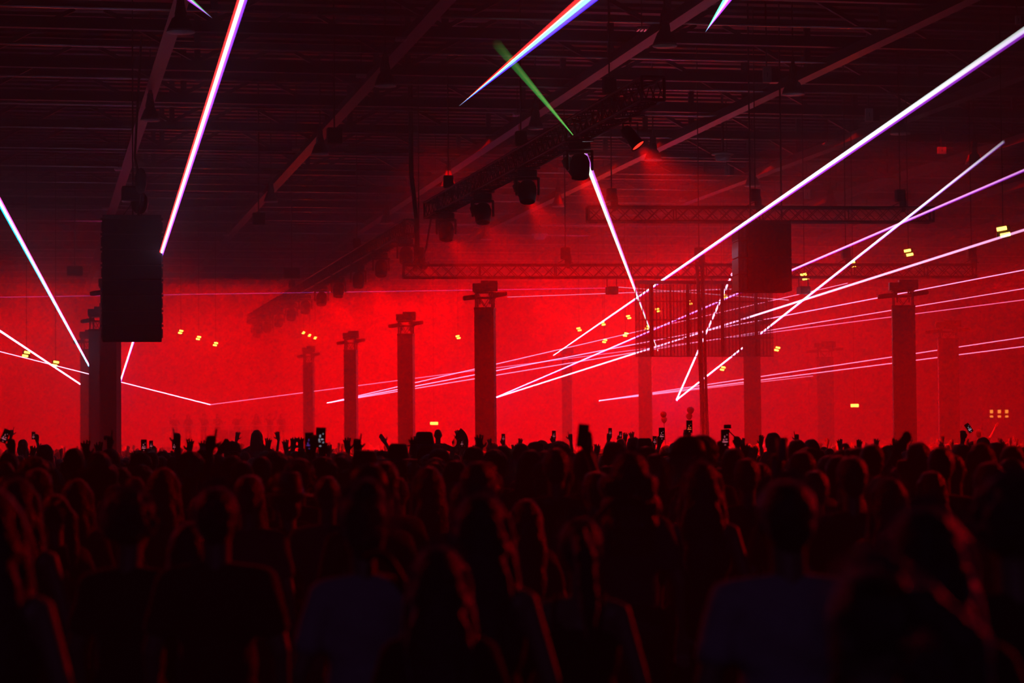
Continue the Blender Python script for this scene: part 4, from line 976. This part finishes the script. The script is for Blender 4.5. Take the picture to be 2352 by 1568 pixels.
def beam(label, p1, p2, comps, L, g=None, fade=False, L2=None):
    """p = (px, py, distance, width in px); comps = [(colour, offset in widths, relative width, gain)]"""
    cw = lambda w: w*(.6+.4*max(0, min(1, (w-7)/9.)))
    p1, p2 = (*p1[:3], cw(p1[3])), (*p2[:3], cw(p2[3]))
    a, b = at(*p1[:3]), at(*p2[:3]); r1, r2 = .36*p1[3]/F*p1[2], .36*p2[3]/F*p2[2]; L2 = L if L2 is None else L2
    u = (b-a).normalized(); view = ((a+b)/2-CAM).normalized(); sd = -u.cross(view).normalized()
    q = u.to_track_quat('Z', 'Y'); n = 16; Ln = (b-a).length; ls = q.inverted() @ sd
    t = tag(link('laser_beam', None, None, a), label, 'laser beam', g) if len(comps) > 1 else None
    if t: t.rotation_euler = q.to_euler()
    for col, off, rw, gain in comps:
        vs = []; vals = []
        for z, r in ((0, r1), (Ln, r2)):
            for j in range(n): an = 2*PI*j/n; p = ls*off*2*r; vs.append((p.x+math.cos(an)*r*rw, p.y+math.sin(an)*r*rw, z))
        for k in range(9):
            f = k/8; r = r1+(r2-r1)*f; dm = p1[2]+(p2[2]-p1[2])*f; w_ = f*p2[2]/(f*p2[2]+(1-f)*p1[2]) if False else f*p1[2]/1/(f*p1[2]+(1-f)*p2[2])
            w_ = (1/dm-1/p1[2])/(1/p2[2]-1/p1[2]) if abs(p2[2]-p1[2]) > 1 else f
            if fade: r = max(r1, r2)*.6
            vals.append((L+(L2-L)*w_)*.6*gain/(2*r*rw*math.exp(-.008*dm)))
        o = MB().add(vs, [(j, (j+1) % n, n+(j+1) % n, n+j) for j in range(n)]+[tuple(range(n))[::-1], tuple(range(n, 2*n))], True).build('light_strand' if t else 'laser_beam', bmat(col, Ln, vals), t, None if t else a)
        if not t: tag(o, label, 'laser beam', g); o.rotation_euler = q.to_euler()
WH = [(W_, 0, 1, 1)]; WV = [((.75, .8, .8), 0, .8, 1), ((.55, .05, 1), .35, .8, .5)]
VI = [((.6, .12, 1), 0, 1, 1)]; MG = [((.9, .05, .6), 0, 1, 1)]; PK = [((1, .4, .8), 0, 1, 1)]
RB = [((1, .02, .02), -.3, .42, .5), ((.12, .8, .5), 0, .42, .9), ((.05, .02, 1), .28, .42, 1)]
beam('widest rainbow-edged beam rising steeply beside the tall speaker stack', (268, 902, 100, 7), (575, -60, 28, 38), [((1, .03, .03), -.22, .42, 1), ((.6, .85, .75), 0, .4, 1.2), ((.25, .04, 1), .24, .45, 1.1)], 1.8, L2=0.75)
beam('cyan and magenta edged beam falling from the left edge to the left columns', (214, 857, 84, 7), (-50, 373, 32, 20), [((1, .05, .5), .22, .55, 1), ((1, .7, 1), 0, .5, 1), ((0, .6, 1), -.22, .55, 1)], 1.6, L2=0.8)
beam('white beam entering at the left edge and crossing two amber floods', (186, 883, 95, 6), (-60, 720, 58, 10), WH, 2.2, L2=1.3)
beam('thin white beam low on the left passing behind the columns', (483, 929, 110, 3), (-40, 797, 70, 4), WH, 2.2, L2=1.3)
beam('long white beam with violet edge rising from the mesh screen to the top right corner', (1271, 816, 105, 2), (2440, 8, 32, 27), WV, 1.5, L2=0.42)
beam('steep white beam rising from the bright low source behind the mesh screen', (1554, 918, 105, 7), (1682, 628, 85, 9), WH, 3)
beam('white beam from the bright low source fading out near the far right bell lamp', (1554, 918, 105, 6), (2305, 325, 48, 13), [((.9, .8, .95), 0, .8, 1), ((.5, .1, 1), .3, .7, .5)], 2.4, L2=0.15)
beam('violet beam passing behind the speaker block to the right edge', (1138, 913, 105, 5), (2440, 353, 50, 13), [((1, .45, .85), -.1, .7, .9), ((.55, .04, 1), .1, .9, .6)], 2.0, L2=0.35)
beam('strong white beam crossing from the centre column to the right edge', (1138, 913, 105, 5), (2440, 500, 50, 12), WH, 2.4, L2=0.6)
beam('violet-green beam falling from the grazed moving head behind the cross truss', (1511, 805, 84, 3), (1336, 340, 50, 20), [((.5, .95, .6), -.12, .7, 1), ((.6, .15, .8), .25, .7, .6)], 0.7, L2=0.75)
F1 = 'beams fanning from the low source left of the second column'
beam('topmost thin beam of the fan, fading left of the right floods', (752, 925, 108, 3.5), (1947, 650, 75, 2.5), PK, 1.6, F1)
beam('second thin beam of the fan reaching the right edge above the large column lamps', (752, 925, 108, 3.5), (2440, 603, 60, 6), PK, 1.4, F1)
beam('third thin beam of the fan, pink where it leaves the large right column', (752, 925, 108, 3.5), (2440, 648, 60, 5), PK, 1, F1)
beam('dim magenta beam, lowest of those behind the large right column', (483, 929, 110, 3), (2440, 677, 60, 5), [((1, .25, .6), 0, 1, 1)], .8, F1)
beam('upper of the two parallel low beams running right to the edge', (1376, 920, 108, 4), (2440, 761, 92, 4), PK, 1.7)
beam('lower of the two parallel low beams running right to the edge', (1376, 920, 108, 4), (2440, 784, 92, 4), PK, 1.7)
beam('short low beam ending in a dot at the hazy right column', (1376, 920, 108, 4), (1867, 863, 104, 2), PK, 1.3)
beam('hair-thin violet beam crossing the left half almost level', (-40, 683, 100, 2.5), (1420, 661, 96, 2.5), VI, .4)
beam('thin pale beam leaving the centre column lamps toward the mesh screen', (1165, 682, 72, 2.5), (1720, 662, 74, 6), [((.85, .5, 1), 0, 1, 1)], .8)
beam('thin pale beam sloping down from the left projector past the screen', (1420, 659, 73, 2.5), (1812, 689, 76, 3), [((.85, .6, 1), 0, 1, 1)], 1)
beam('rainbow beam fading out in the dark upper middle', (1055, 243, 50, 2), (1400, -45, 22, 56), RB, .7, fade=True)
beam('short rainbow beam tip at the top edge right of centre', (1620, 74, 50, 1), (1700, -45, 24, 42), [((.1, .9, .4), -.15, .6, .8), ((.3, .03, 1), .15, .6, 1)], .25, fade=True)
beam('faint rainbow beam tip at the top left above the speaker stack', (488, 42, 50, 1), (400, -30, 26, 26), [((.1, .5, .15), .2, .6, .5), ((.3, .05, .7), -.1, .6, 1)], .12, fade=True)
beam('faint green beam spreading up from the grazed moving head', (1316, 310, 48, 5), (1140, 100, 40, 34), [((.1, .9, .15), 0, 1, 1), ((1, .5, .1), .1, .4, .25)], 0.22, L2=0.01)
for px, py, d, e, lb in [(1554, 918, 105, 160, ''), (1146, 912, 104, 55, ''), (268, 895, 99, 40, '')]:
    lamp('POINT', at(px, py, d), e*3, (1, .02, .32), .12, name='laser_source_glow')
